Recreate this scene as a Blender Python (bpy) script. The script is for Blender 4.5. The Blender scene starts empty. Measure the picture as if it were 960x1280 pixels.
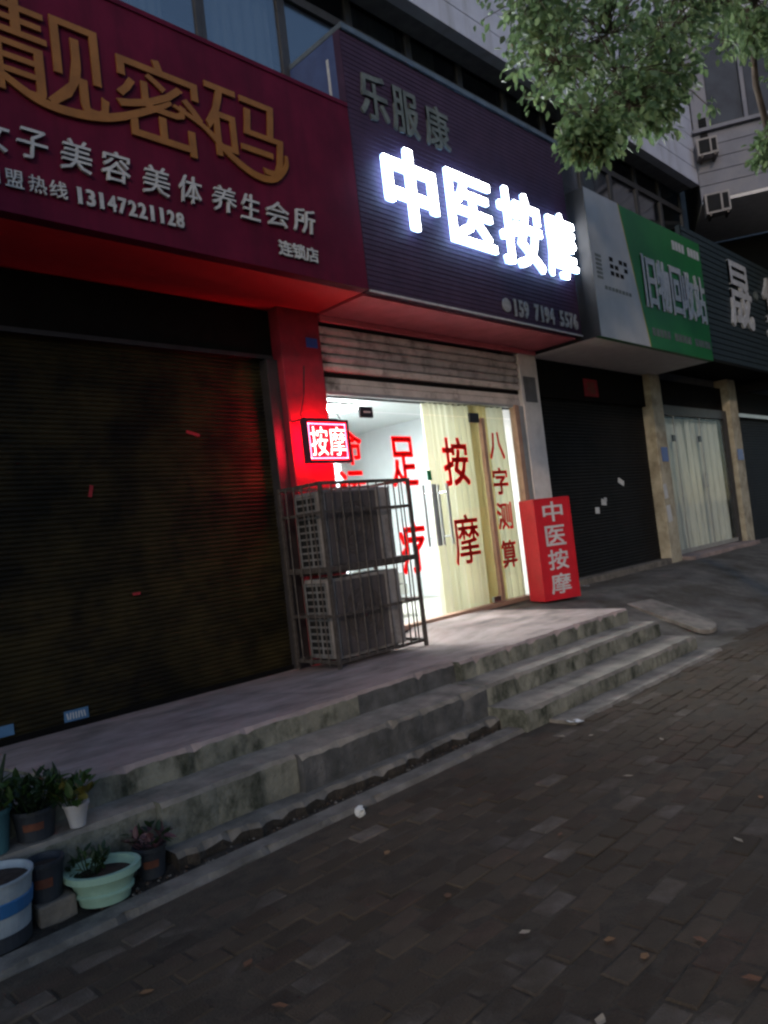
import bpy, bmesh, math, random
from mathutils import Vector, Matrix
from mathutils.bvhtree import BVHTree
random.seed(7)
R = math.radians
scene = bpy.context.scene
col = scene.collection

# ------------------------------------------------------------------ camera
CAM = Vector((0, 0, 1.5))
yaw, pit, roll, FPX = 0.790057, 0.030968, -0.115205, 926.14
fw = Vector((math.sin(yaw)*math.cos(pit), math.cos(yaw)*math.cos(pit), math.sin(pit)))
rt = Vector((math.cos(yaw), -math.sin(yaw), 0)); up = rt.cross(fw)
r2 = rt*math.cos(roll)+up*math.sin(roll); u2 = -rt*math.sin(roll)+up*math.cos(roll)
cd = bpy.data.cameras.new('camera'); cam = bpy.data.objects.new('camera', cd); col.objects.link(cam)
cd.sensor_fit = 'VERTICAL'; cd.sensor_height = 36; cd.lens = FPX/1280*36; cd.clip_end = 1000
cam.matrix_world = Matrix(((r2.x, u2.x, -fw.x, CAM.x), (r2.y, u2.y, -fw.y, CAM.y), (r2.z, u2.z, -fw.z, CAM.z), (0, 0, 0, 1)))
scene.camera = cam

# ------------------------------------------------------------------ sky, sun, exposure
SUN_DIR = Vector((-0.80, -0.66, 0.42)).normalized()          # towards the light
wd = bpy.data.worlds.new('World'); scene.world = wd; wd.use_nodes = True
wn = wd.node_tree; bg = wn.nodes['Background']
sk = wn.nodes.new('ShaderNodeTexSky'); sk.sky_type = 'NISHITA'; sk.sun_disc = False
sk.sun_elevation = math.asin(SUN_DIR.z); sk.sun_rotation = math.atan2(SUN_DIR.x, SUN_DIR.y); sk.air_density = 1.0; sk.dust_density = 0.3; sk.ozone_density = 1.8
wn.links.new(sk.outputs[0], bg.inputs[0]); bg.inputs[1].default_value = 0.15
sd = bpy.data.lights.new('sun', 'SUN'); sd.energy = 0.6; sd.angle = R(3); sd.color = (1.0, 0.76, 0.54)
sun = bpy.data.objects.new('sun', sd); col.objects.link(sun)
sun.rotation_euler = SUN_DIR.to_track_quat('Z', 'Y').to_euler()
vs = scene.view_settings; vs.view_transform = 'Standard'; vs.look = 'None'; vs.gamma = 1; vs.exposure = 0.25
vs.use_curve_mapping = False
scene.cycles.filter_width = 2.5; scene.cycles.use_denoising = True; scene.cycles.sample_clamp_indirect = 6.0
scene.cycles.max_bounces = 6; scene.cycles.diffuse_bounces = 3; scene.cycles.glossy_bounces = 2; scene.cycles.transparent_max_bounces = 16

# ------------------------------------------------------------------ materials
def nd(t, k, **kw):
    n = t.nodes.new(k)
    for a, b in kw.items(): setattr(n, a, b)
    return n
def M(name, c, c2=None, rough=.7, scale=6, detail=6, bump=.15, bscale=40, metal=0, stretch=(1, 1, 1), lo=.35, hi=.65, stain=None, sscale=2.0, slo=.5, shi=.7, sstretch=(1, 1, 1), rnd=0, spec=.4, transl=0, world=False):
    m = bpy.data.materials.new(name); m.use_nodes = True; t = m.node_tree; L = t.links
    b = t.nodes['Principled BSDF']; b.inputs['Roughness'].default_value = rough; b.inputs['Metallic'].default_value = metal
    b.inputs['Specular IOR Level'].default_value = spec
    tc = nd(t, 'ShaderNodeTexCoord'); mp = nd(t, 'ShaderNodeMapping'); mp.inputs['Scale'].default_value = stretch
    L.new(tc.outputs['Object'], mp.inputs[0])
    c2 = c2 or tuple(x*.7 for x in c)
    n1 = nd(t, 'ShaderNodeTexNoise'); n1.inputs['Scale'].default_value = scale; n1.inputs['Detail'].default_value = detail; n1.inputs['Roughness'].default_value = .62
    L.new(mp.outputs[0], n1.inputs['Vector'])
    r = nd(t, 'ShaderNodeValToRGB'); r.color_ramp.elements[0].position = lo; r.color_ramp.elements[1].position = hi
    r.color_ramp.elements[0].color = (*c2, 1); r.color_ramp.elements[1].color = (*c, 1)
    L.new(n1.outputs[0], r.inputs[0]); out = r.outputs[0]
    if stain:
        m2 = nd(t, 'ShaderNodeMapping'); m2.inputs['Scale'].default_value = sstretch; L.new(nd(t, 'ShaderNodeNewGeometry').outputs['Position'] if world else tc.outputs['Object'], m2.inputs[0])
        n2 = nd(t, 'ShaderNodeTexNoise'); n2.inputs['Scale'].default_value = sscale; n2.inputs['Detail'].default_value = 8; n2.inputs['Roughness'].default_value = .65
        L.new(m2.outputs[0], n2.inputs['Vector'])
        rr = nd(t, 'ShaderNodeValToRGB'); rr.color_ramp.elements[0].position = slo; rr.color_ramp.elements[1].position = shi
        L.new(n2.outputs[0], rr.inputs[0])
        mx = nd(t, 'ShaderNodeMix', data_type='RGBA'); L.new(rr.outputs[0], mx.inputs['Factor']); L.new(out, mx.inputs['A']); mx.inputs['B'].default_value = (*stain, 1); out = mx.outputs['Result']
    if rnd:
        oi = nd(t, 'ShaderNodeObjectInfo'); mr = nd(t, 'ShaderNodeMapRange'); mr.inputs['To Min'].default_value = 1-rnd; mr.inputs['To Max'].default_value = 1+rnd
        L.new(oi.outputs['Random'], mr.inputs['Value'])
        hs = nd(t, 'ShaderNodeHueSaturation'); L.new(mr.outputs[0], hs.inputs['Value']); L.new(out, hs.inputs['Color']); out = hs.outputs[0]
    L.new(out, b.inputs['Base Color'])
    if bump:
        n3 = nd(t, 'ShaderNodeTexNoise'); n3.inputs['Scale'].default_value = bscale; n3.inputs['Detail'].default_value = 5; L.new(tc.outputs['Object'], n3.inputs['Vector'])
        bp = nd(t, 'ShaderNodeBump'); bp.inputs['Strength'].default_value = bump; bp.inputs['Distance'].default_value = .02
        L.new(n3.outputs[0], bp.inputs['Height']); L.new(bp.outputs[0], b.inputs['Normal'])
    if transl:
        tr = nd(t, 'ShaderNodeBsdfTranslucent'); L.new(out, tr.inputs['Color']); ms = nd(t, 'ShaderNodeMixShader'); ms.inputs[0].default_value = transl
        L.new(b.outputs[0], ms.inputs[1]); L.new(tr.outputs[0], ms.inputs[2]); L.new(ms.outputs[0], t.nodes['Material Output'].inputs[0])
    return m
def EM(name, c, s, base=(.8, .8, .8), sample=True):
    m = bpy.data.materials.new(name); m.use_nodes = True; b = m.node_tree.nodes['Principled BSDF']
    b.inputs['Base Color'].default_value = (*base, 1); b.inputs['Emission Color'].default_value = (*c, 1); b.inputs['Emission Strength'].default_value = s
    b.inputs['Roughness'].default_value = .5
    if not sample: m.cycles.emission_sampling = 'NONE'      # found by bounced rays only: less noise
    return m
def GLASS(name, refl=.07, tint=(.93, .97, .96), rough=.02, pwr=4):
    m = bpy.data.materials.new(name); m.use_nodes = True; t = m.node_tree; L = t.links; t.nodes.remove(t.nodes['Principled BSDF'])
    tr = nd(t, 'ShaderNodeBsdfTransparent'); tr.inputs[0].default_value = (*tint, 1)
    gl = nd(t, 'ShaderNodeBsdfGlossy'); gl.inputs['Roughness'].default_value = rough
    lw = nd(t, 'ShaderNodeLayerWeight'); lw.inputs[0].default_value = .5
    pw = nd(t, 'ShaderNodeMath', operation='POWER'); pw.inputs[1].default_value = pwr; L.new(lw.outputs['Facing'], pw.inputs[0])
    ad = nd(t, 'ShaderNodeMath', operation='ADD'); ad.inputs[1].default_value = refl*.6; ad.use_clamp = True; L.new(pw.outputs[0], ad.inputs[0])
    ms = nd(t, 'ShaderNodeMixShader'); L.new(ad.outputs[0], ms.inputs[0]); L.new(tr.outputs[0], ms.inputs[1]); L.new(gl.outputs[0], ms.inputs[2])
    L.new(ms.outputs[0], t.nodes['Material Output'].inputs[0])
    return m

m_conc = M('concrete', (.29, .25, .21), (.165, .143, .12), rough=.9, scale=5, bump=.35, bscale=60, stain=(.07, .065, .055), sscale=2.2, slo=.48, shi=.72)
m_slab = M('concrete_slab', (.40, .305, .28), (.27, .205, .185), rough=.88, scale=3.5, bump=.3, bscale=70, stain=(.11, .09, .08), sscale=1.8, slo=.45, shi=.78, sstretch=(1, 2.2, 1))
m_slab2 = M('concrete_slab_grimy', (.22, .20, .19), (.14, .13, .12), rough=.9, scale=4, bump=.35, bscale=60)
m_riser = M('concrete_riser', (.26, .25, .20), (.15, .145, .12), rough=.93, scale=5, bump=.5, bscale=45, stain=(.03, .034, .022), sscale=4.5, slo=.46, shi=.66, sstretch=(1.3, 1, .8))
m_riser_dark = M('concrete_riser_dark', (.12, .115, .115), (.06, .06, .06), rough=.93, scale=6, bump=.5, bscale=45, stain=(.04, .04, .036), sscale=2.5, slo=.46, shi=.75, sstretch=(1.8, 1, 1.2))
m_kerb = M('kerb_concrete', (.20, .178, .155), (.11, .097, .083), rough=.92, scale=6, bump=.4, bscale=50, stain=(.06, .055, .05), sscale=2.5, slo=.5, shi=.7)
m_dirt = M('dirt', (.05, .04, .032), (.018, .015, .012), rough=1, scale=14, bump=.9, bscale=70)
m_joint = M('brick_joint_dirt', (.072, .054, .038), (.042, .032, .023), rough=1, scale=9, bump=.6, bscale=80)
m_ground = M('asphalt', (.06, .058, .056), (.035, .034, .034), rough=.95, scale=4, bump=.4, bscale=90)
m_ramp = M('worn_paving', (.17, .15, .13), (.09, .08, .07), rough=.95, scale=3, bump=.6, bscale=50, stain=(.06, .048, .034), sscale=1.4, slo=.45, shi=.65)
bricks_m = [M('brick_%s' % n, c, tuple(x*.55 for x in c), rough=.93, scale=9, bump=.5, bscale=90, rnd=.25, stain=(.068, .051, .036), sscale=3.0, slo=.30, shi=.60, world=True, spec=.2) for n, c in (('brown', (.098, .070, .050)), ('maroon', (.100, .064, .048)), ('dark', (.078, .060, .046)), ('grey', (.168, .138, .116)))]
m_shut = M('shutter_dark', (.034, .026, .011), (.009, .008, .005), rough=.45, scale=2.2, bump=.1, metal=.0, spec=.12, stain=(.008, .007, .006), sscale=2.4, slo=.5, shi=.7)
m_shut3 = M('shutter_black', (.015, .014, .014), (.009, .009, .009), rough=.6, scale=3, bump=.15, spec=.1)
m_housing = M('shutter_housing', (.009, .008, .008), rough=.8, bump=.1, spec=.06)
m_pilred = M('pillar_red', (.28, .016, .032), (.16, .009, .02), rough=.65, scale=4, bump=.15, lo=.3, hi=.7, stain=(.12, .02, .03), sscale=3, slo=.5, shi=.75)
m_rollslat = M('rolled_slat', (.66, .57, .54), (.5, .43, .41), rough=.6, scale=5, metal=.2, bump=.12, stain=(.09, .06, .05), sscale=3, slo=.5, shi=.72)
m_rail = M('guide_rail', (.06, .055, .06), rough=.5, metal=.5)
m_pillar = M('pillar_render', (.74, .68, .66), (.6, .55, .53), rough=.7, scale=5, bump=.12)
m_yellowp = M('pillar_yellowed', (.50, .45, .34), (.33, .29, .21), rough=.8, scale=4, bump=.2, stain=(.18, .15, .1), sscale=2.5)
m_wall = M('wall_render', (.16, .155, .16), (.11, .105, .11), rough=.9, bump=.2)
m_tile = M('wall_tile', (.52, .525, .60), (.45, .455, .53), rough=.55, scale=3, bump=.06, bscale=20, stain=(.30, .29, .30), sscale=1.2, slo=.5, shi=.8, sstretch=(3, 1, .5), rnd=.04)
m_tilew = M('wing_tile', (.19, .19, .225), (.15, .15, .18), rough=.6, scale=3, bump=.06, stain=(.2, .19, .2), sscale=1.5, rnd=.05)
m_white = M('interior_white', (.78, .82, .84), (.74, .78, .80), rough=.8, bump=0)
m_floor_in = M('interior_floor', (.55, .52, .46), rough=.35, bump=0)
m_brown = M('brown_wood', (.26, .15, .07), (.16, .09, .04), rough=.55, scale=3, stretch=(1, 1, 8))
m_curt = M('curtain_cream', (.80, .76, .60), (.78, .74, .58), rough=.9, scale=2, bump=0, transl=.36)
m_curt2 = M('curtain_tan', (.55, .44, .20), (.52, .41, .18), rough=.9, scale=2, bump=0, transl=.25)
m_curtw = M('curtain_grey', (.80, .80, .74), (.66, .66, .60), rough=.9, scale=8, bump=.1, transl=.2, stretch=(3, 1, .3))
m_frame_dk = M('window_frame', (.05, .05, .055), rough=.5)
m_alu = M('aluminium', (.45, .43, .42), (.36, .34, .33), rough=.4, metal=.6, bump=.05)
m_copper = M('door_frame_tan', (.45, .28, .20), (.36, .21, .15), rough=.45, metal=.2, bump=.05)
m_steel = M('brushed_steel', (.5, .5, .5), (.4, .4, .4), rough=.3, metal=1, bump=0)
m_black = M('black_plastic', (.02, .02, .025), rough=.4, bump=0)
m_dark = M('dark_void', (.012, .012, .013), rough=.9, bump=0)
m_glass = GLASS('shop_glass', .06)
m_wglass = GLASS('window_glass', .40, (.55, .6, .65), .08)
m_wglassd = M('wing_window_pane', (.06, .07, .09), (.04, .045, .06), rough=.5, scale=2, bump=0, spec=.1)
m_glass2 = GLASS('far_door_glass', .03, (.95, .97, .96), .05, 10)
m_vinyl = M('red_vinyl', (.92, .03, .035), (.86, .024, .03), rough=.6, bump=0, transl=.92)
m_signred = M('sign_red_vinyl', (.120, .008, .030), (.075, .005, .02), rough=.6, scale=1.6, stain=(.06, .006, .018), sscale=3, slo=.45, shi=.8, sstretch=(2, 1, .35), bump=.05, spec=.12)
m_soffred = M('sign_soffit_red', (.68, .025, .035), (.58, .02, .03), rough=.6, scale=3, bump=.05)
m_signmid = M('sign_slat_plum', (.055, .030, .060), (.04, .022, .045), rough=.6, scale=4, bump=.1, spec=.15)
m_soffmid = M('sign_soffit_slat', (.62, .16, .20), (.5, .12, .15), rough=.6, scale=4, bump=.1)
m_gold = M('gold_letters', (.34, .13, .025), (.25, .095, .018), rough=.4, bump=.05, metal=.25)
m_lett = M('white_letters', (.50, .50, .50), (.36, .36, .37), rough=.6, scale=12, bump=.05)
m_lettg = M('grey_letters', (.15, .17, .16), (.075, .085, .08), rough=.6, scale=8, bump=.05)
m_lettdim = M('dusty_letters', (.35, .34, .34), (.2, .2, .2), rough=.7, scale=20, bump=.05)
m_lit = EM('lit_letter_face', (.93, .96, 1.0), 24.0)
m_litside = EM('lit_letter_side', (.34, .58, 1.0), 3.0); m_lit2 = EM('lit_letter_edge', (.93, .96, 1.0), 24.0)  # blue side and back glow added to lay a hazy veil on the board
m_green = M('sign_green', (.012, .16, .035), (.01, .13, .03), rough=.45, scale=2, bump=.04)
m_panel = M('sign_white_panel', (.40, .41, .43), (.34, .35, .37), rough=.5, scale=2.5, bump=.04)
m_yel = M('sign_yellow_line', (.5, .38, .05), rough=.5, bump=0)
m_soffgrey = M('sign_soffit_grey', (.75, .7, .67), (.65, .6, .57), rough=.8, bump=.1)
m_navy = M('sign_dark_slat', (.03, .045, .05), (.02, .03, .035), rough=.6, bump=.1)
m_bluepl = M('blue_plate', (.03, .08, .32), (.025, .06, .25), rough=.4, bump=0)
m_paper = M('red_paper', (.30, .02, .03), (.2, .012, .018), rough=.8, bump=.05)
m_white_p = M('white_scrap', (.62, .63, .63), (.5, .5, .5), rough=.8, bump=.1)
m_bluesk = M('blue_sticker', (.08, .18, .32), (.06, .14, .26), rough=.6, bump=0)
m_boxred = M('red_box_paint', (.60, .018, .03), (.5, .014, .024), rough=.45, scale=5, bump=.05)
m_cage = M('rusty_cage_steel', (.115, .098, .09), (.06, .048, .042), rough=.6, scale=25, metal=.5, bump=.2)
m_ac = M('aircon_casing', (.33, .305, .30), (.22, .20, .195), rough=.6, scale=3, bump=.08, stain=(.12, .1, .09), sscale=2.5)
m_acpan = M('aircon_panel', (.085, .07, .072), (.055, .047, .048), rough=.6, scale=4, bump=.15)
m_fin = M('aircon_fin', (.28, .27, .27), rough=.5, metal=.4, bump=0)
m_leaf = [M('leaf_%d' % i, c, tuple(x*.6 for x in c), rough=.45, scale=3, bump=0, transl=.45, spec=.4) for i, c in enumerate(((.27, .38, .17), (.20, .31, .14), (.13, .21, .10)))]
m_bark = M('bark', (.10, .075, .055), (.05, .038, .03), rough=.95, scale=10, bump=.6, stretch=(1, 1, .3))
m_deadleaf = [M('dead_leaf_%d' % i, c, rough=.8, bump=.1) for i, c in enumerate(((.24, .13, .06), (.16, .075, .04), (.34, .28, .21), (.09, .055, .035)))]
m_soil = M('soil', (.05, .03, .022), (.02, .013, .01), rough=1, scale=20, bump=.8, bscale=60)
m_mint = M('mint_plastic', (.30, .46, .37), (.24, .38, .30), rough=.45, bump=.05)
m_teal = M('teal_plastic', (.06, .16, .18), (.045, .12, .14), rough=.5, bump=.05)
m_bwhite = M('bucket_white', (.33, .38, .43), (.22, .26, .30), rough=.6, scale=7, bump=.05)
m_bblue = M('bucket_blue', (.03, .14, .34), (.025, .10, .26), rough=.5, bump=.05)
m_potdk = M('pot_dark', (.028, .034, .045), (.018, .022, .03), rough=.6, bump=.1)
m_potor = M('pot_orange', (.16, .05, .025), (.09, .03, .02), rough=.7, scale=14, bump=.1, stain=(.04, .03, .03), sscale=6)
m_potwh = M('pot_white', (.5, .48, .49), (.4, .38, .4), rough=.5, bump=.05)
m_pleaf = [M('plant_leaf_%d' % i, c, tuple(x*.6 for x in c), rough=.5, scale=5, bump=0, transl=.25) for i, c in enumerate(((.05, .10, .022), (.02, .045, .015), (.16, .14, .03), (.13, .06, .07)))]

# ------------------------------------------------------------------ mesh helpers
ORG = {}
def worg(o): return ORG.get(o.name, Vector((0, 0, 0))) if o else Vector((0, 0, 0))
def tag(o, label=None, cat=None, group=None, kind=None):
    if label: o['label'] = label
    if cat: o['category'] = cat
    if group: o['group'] = group
    if kind: o['kind'] = kind
    return o
def thing(name, loc, label, cat, group=None, rotz=0):
    o = bpy.data.objects.new(name, None); col.objects.link(o); o.location = loc; o.rotation_euler = (0, 0, rotz); o.empty_display_size = .2
    ORG[o.name] = Vector((0, 0, 0)) if rotz else Vector(loc)
    return tag(o, label, cat, group)
class MB:
    def __init__(s): s.v = []; s.f = []; s.m = []
    def add(s, v, f, mi=0):
        k = len(s.v); s.v += [tuple(p) for p in v]; s.f += [tuple(i+k for i in q) for q in f]; s.m += [mi]*len(f); return s
    def box(s, x0, x1, y0, y1, z0, z1, mi=0):
        v = [(x, y, z) for z in (z0, z1) for y in (y0, y1) for x in (x0, x1)]
        return s.add(v, [(0, 2, 3, 1), (4, 5, 7, 6), (0, 1, 5, 4), (2, 6, 7, 3), (0, 4, 6, 2), (1, 3, 7, 5)], mi)
    def tube(s, pts, rad, n=8, mi=0, cap=True):
        pts = [Vector(p) for p in pts]; rads = rad if isinstance(rad, (list, tuple)) else [rad]*len(pts)
        v = []; f = []
        for i, p in enumerate(pts):
            d = (pts[min(i+1, len(pts)-1)]-pts[max(i-1, 0)]).normalized()
            a = d.cross(Vector((0, 0, 1)))
            if a.length < .1: a = Vector((1, 0, 0)); a = a-d*a.dot(d)
            a.normalize(); b = d.cross(a)
            for k in range(n):
                t = 2*math.pi*k/n; v.append(p+(a*math.cos(t)+b*math.sin(t))*rads[i])
        for i in range(len(pts)-1):
            for k in range(n): f.append((i*n+k, i*n+(k+1) % n, (i+1)*n+(k+1) % n, (i+1)*n+k))
        if cap: f.append(tuple(range(n-1, -1, -1))); f.append(tuple((len(pts)-1)*n+k for k in range(n)))
        return s.add(v, f, mi)
    def lathe(s, prof, cx, cy, z0, n=28, mi=0, sx=1, sy=1, ang=0):
        v = []; f = []; ca, sa = math.cos(ang), math.sin(ang)
        for r, z in prof:
            for k in range(n):
                t = 2*math.pi*k/n; x, y = r*math.cos(t)*sx, r*math.sin(t)*sy
                v.append((cx+x*ca-y*sa, cy+x*sa+y*ca, z0+z))
        for i in range(len(prof)-1):
            for k in range(n): f.append((i*n+k, i*n+(k+1) % n, (i+1)*n+(k+1) % n, (i+1)*n+k))
        return s.add(v, f, mi)
    def build(s, name, mat, parent=None, bevel=0, smooth=False, kind=None):
        o0 = worg(parent)
        me = bpy.data.meshes.new(name); me.from_pydata([tuple(Vector(p)-o0) for p in s.v], [], s.f)
        mats = mat if isinstance(mat, (list, tuple)) else [mat]
        for m in mats: me.materials.append(m)
        if len(mats) > 1: me.polygons.foreach_set('material_index', s.m)
        if bevel:
            bm = bmesh.new(); bm.from_mesh(me); bmesh.ops.bevel(bm, geom=list(bm.edges), offset=bevel, segments=2, affect='EDGES', profile=.6, clamp_overlap=True); bm.to_mesh(me); bm.free()
        if smooth: me.polygons.foreach_set('use_smooth', [True]*len(me.polygons))
        me.update()
        o = bpy.data.objects.new(name, me); col.objects.link(o)
        if parent: o.parent = parent; ORG[o.name] = o0
        if kind: o['kind'] = kind
        return o
def bx(name, mat, parent, x0, x1, y0, y1, z0, z1, bevel=0):
    return MB().box(x0, x1, y0, y1, z0, z1).build(name, mat, parent, bevel)
def glyph(body, offset=0.0, ext=.01):
    cu = bpy.data.curves.new('t', 'FONT'); cu.body = body; cu.size = 1; cu.offset = offset; cu.extrude = ext; cu.resolution_u = 2
    ob = bpy.data.objects.new('t', cu); col.objects.link(ob)
    me = bpy.data.meshes.new_from_object(ob.evaluated_get(bpy.context.evaluated_depsgraph_get()))
    v = [p.co.copy() for p in me.vertices]; f = [tuple(p.vertices) for p in me.polygons]; nz = [p.normal.z for p in me.polygons]
    bpy.data.objects.remove(ob); bpy.data.curves.remove(cu); bpy.data.meshes.remove(me)
    return v, f, nz
def letter(body, rect, y, depth, mat, parent, name='letter', off=.012, side=None, shear=0, bend=None):
    """text standing on a plane facing -Y; rect = x0,x1,z0,z1"""
    v, f, nz = glyph(body, 0, .5)
    if depth <= .002: keep = [i for i, n in enumerate(nz) if n > .5]; f = [f[i] for i in keep]; nz = [nz[i] for i in keep]      # vinyl: one skin
    ax, bx_ = min(p.x for p in v), max(p.x for p in v); ay, by = min(p.y for p in v), max(p.y for p in v)
    x0, x1, z0, z1 = rect; out = []
    for p in v:
        u, w = (p.x-ax)/(bx_-ax), (p.y-ay)/(by-ay)
        X = x0+u*(x1-x0)+shear*(w-.5)*(z1-z0); Z = z0+w*(z1-z0)
        if bend: X, Z = bend(X, Z)
        out.append((X, y-(p.z+.5)*depth, Z))
    b = MB(); mm = [0 if n > .5 or side is None else 1 for n in nz]; sz = max(x1-x0, z1-z0)
    n_ = 8 if off > .004 else 0
    for k in range(n_+1):
        a = 2*math.pi*k/max(n_, 1); q = 0 if k == n_ else off*sz; e = k*.00012
        ka = ((1, 0), (1, 1), (0, 1), (-1, 1), (-1, 0), (-1, -1), (0, -1), (1, -1), (0, 0))[k if n_ else 8]
        b.add([(p[0]*(1-2*q/sz)+2*q/sz*(x0+x1)/2+q*ka[0], p[1]-e if p[1] < y-depth*.5 else p[1]+0*e, p[2]*(1-2*q/sz)+2*q/sz*(z0+z1)/2+q*ka[1]) for p in out], f, 0)
    b.m = mm*(n_+1) if side is None else [2*(1-q) + q for q in mm]*n_ + mm      # the unshifted copy lies on top
    return b.build(name, mat if side is None else [mat, side, m_lit2], parent)
def digits(body, rect, y, depth, mat, parent, off):
    n = len(body); w = (rect[1]-rect[0])/n
    for i, ch in enumerate(body):
        if ch != ' ': letter(ch, (rect[0]+i*w+(w*.33 if ch == '1' else w*.10), rect[0]+(i+1)*w-(w*.35 if ch == '1' else w*.10), rect[2], rect[3]), y, depth, mat, parent, 'digit', off=off)
def noise1(x, s=0):
    return (math.sin(x*3.1+s)+math.sin(x*7.7+s*2.3)*.6+math.sin(x*17.3+s*1.7)*.4+math.sin(x*41+s*.7)*.25)/2.25

# ------------------------------------------------------------------ ground
g = MB().add([(-300, -300, -.06), (300, -300, -.06), (300, 300, -.06), (-300, 300, -.06)], [(0, 1, 2, 3)]).build('ground', m_ground, None, kind='structure')
pv = MB()
pv.box(-6, 26, -3, 3.16, -.05, -.004)
pave = pv.build('pavement', m_joint, None, kind='structure')
def proj(P):
    d = Vector(P)-CAM; z = d.dot(fw)
    return (480+FPX*d.dot(r2)/z, 640-FPX*d.dot(u2)/z, z) if z > .05 else (9e9, 9e9, z)
spots = []
j = 0; y = 0.1
while y < 3.10:
    x = -.3+(.105 if j % 2 else 0)
    while x < 10.5:
        cx, cy = x+.1, y+.05
        if not (cy > 2.88 and cx > 4.5 and cx < 7.5) and cy < 3.08:
            px, py, d = proj((cx, cy, 0))
            if -80 < px < 1040 and 600 < py < 1380: spots.append((d, cx, cy))
        x += .21
    y += .105; j += 1
spots.sort()
def brick_mesh(mi, b, cx, cy, rz, w=.098, h=.0485, top=0, tl=(0, 0)):
    v = []; hw, hh = w, h; c, s_ = math.cos(rz), math.sin(rz); e = .006
    for (q, z) in ((0, -.045), (0, top-e), (e, top)):
        for sx, sy in ((-1, -1), (1, -1), (1, 1), (-1, 1)):
            X, Y = sx*(hw-q), sy*(hh-q); v.append((cx+X*c-Y*s_, cy+X*s_+Y*c, z+(tl[0]*sx+tl[1]*sy if z > -.04 else 0)))
    f = [(8, 9, 10, 11)]
    for a in (0, 4):
        for k in range(4): f.append((a+k, a+(k+1) % 4, a+4+(k+1) % 4, a+4+k))
    b.add(v, f, mi)
protos = []
for mi in range(4):
    b = MB(); brick_mesh(0, b, 0, 0, 0); me_o = b.build('brick', bricks_m[mi], None); protos.append(me_o.data); bpy.data.objects.remove(me_o)
rest = MB()
def pick(cx, cy):
    n = noise1(cx*.9+cy*1.3, 2)+noise1(cy*1.1-cx*.4, 5)
    r = random.random()
    if r < (.26 if n > .2 else .07): return 3
    return 0 if r < .5 else (1 if r < .72 else 2)
for i, (d, cx, cy) in enumerate(spots):
    mi = pick(cx, cy); tz = random.uniform(-.005, .004)+.005*noise1(cx+cy*2); rz = random.uniform(-.045, .045)
    tl = (random.uniform(-.0018, .0018), random.uniform(-.0015, .0015))
    if i < 300:
        o = bpy.data.objects.new('brick', protos[mi]); col.objects.link(o); o.parent = pave
        o.location = (cx, cy, tz); o.rotation_euler = (tl[1]*20, -tl[0]*10, rz)
    else: brick_mesh(mi, rest, cx, cy, rz, top=tz, tl=tl)
rest.build('brick_field', bricks_m, pave, kind='stuff')

# sloping worn paving to the right of the steps
v = []; f = []; nx, ny = 70, 22
for i in range(nx+1):
    for k in range(ny+1):
        X = 7.26+(26-7.26)*(i/nx)**1.6; Y = 2.86+(5.95-2.86)*k/ny
        t = max(0, min(1, (Y-2.95)/2.3)); t = t*t*(3-2*t)
        Z = -.006+.43*t+.012*noise1(X*1.3+Y*2, 1)*min(1, k/3)
        v.append((X, Y, Z))
for i in range(nx):
    for k in range(ny): a = i*(ny+1)+k; f.append((a, a+ny+1, a+ny+2, a+1))
MB().add(v, f).build('path', m_ramp, None, smooth=True, kind='structure')

# ------------------------------------------------------------------ steps in front of the shops
st = thing('entrance_steps', (3, 3.8, 0), 'stained concrete platform and steps running along the shop fronts', 'steps')
def ztop(x, y):
    t = max(0, min(1, (6.0-x)/.5)); t = t*t*(3-2*t)
    return .45-.155*t*max(0, (y-3.82))/2.05
def slab(x0, x1, yf, yb, zf, zb, mt, mr, jag=0, seed=0, name='slab', n=None, lip=.018):
    """strip with a front edge that wanders; zf may be a function (x,y); mats top, riser"""
    n = n or max(4, int((x1-x0)/.05)); b = MB(); m = 8
    zt = zf if callable(zf) else (lambda x, y: zf)
    top = []
    for i in range(n+1):
        x = x0+(x1-x0)*i/n; e = yf+jag*noise1(x*2.3, seed)+.0025*noise1(x*7, seed+3)
        if jag > .02: e += jag*.5*random.uniform(-1, 1)
        ch = min(.03, max(0, noise1(x*5.3, seed*1.9)+.5*noise1(x*13, seed)-.42)*.06)
        row = [(x, e+.004, zb), (x, e-.002+.0012*noise1(x*6, seed+1), zt(x, e)*.45+zb*.55), (x, e+ch*.3, zt(x, e)-lip-ch-.012*abs(noise1(x*11, seed))), (x, e+lip+ch, zt(x, e)+.003*noise1(x*5, seed+2))]
        for k in range(1, m+1):
            yy = e+lip+(yb-e-lip)*k/m; row.append((x, yy, zt(x, yy)))
        row.append((x, yb, zb)); top += row
    q = m+5
    for i in range(n):
        for k in range(q-1):
            a = i*q+k; b.f.append((a, a+q, a+q+1, a+1)); b.m.append(1 if k < 2 else 0)
    b.v = top
    b.f.append(tuple(range(q))); b.m.append(1); b.f.append(tuple(n*q+k for k in range(q-1, -1, -1))); b.m.append(1)
    return b.build(name, [mt, mr], st)
slab(-3, 1.462, 3.80, 6.0, lambda x, y: ztop(x, y)-.012, -.02, m_slab2, m_riser, .006, 1)
slab(1.475, 3.40, 3.82, 6.0, ztop, -.02, m_slab, m_riser, .006, 2)
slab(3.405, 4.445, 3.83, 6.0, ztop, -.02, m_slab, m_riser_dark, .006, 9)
slab(4.452, 7.22, 3.77, 6.0, ztop, -.02, m_slab, m_riser, .004, 3)
slab(-3, 1.75, 3.575, 3.84, .30, -.02, m_conc, m_riser, .006, 14, 'step')
slab(1.752, 2.60, 3.52, 3.84, .30, -.02, m_conc, m_riser, .012, 4, 'step')
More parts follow.
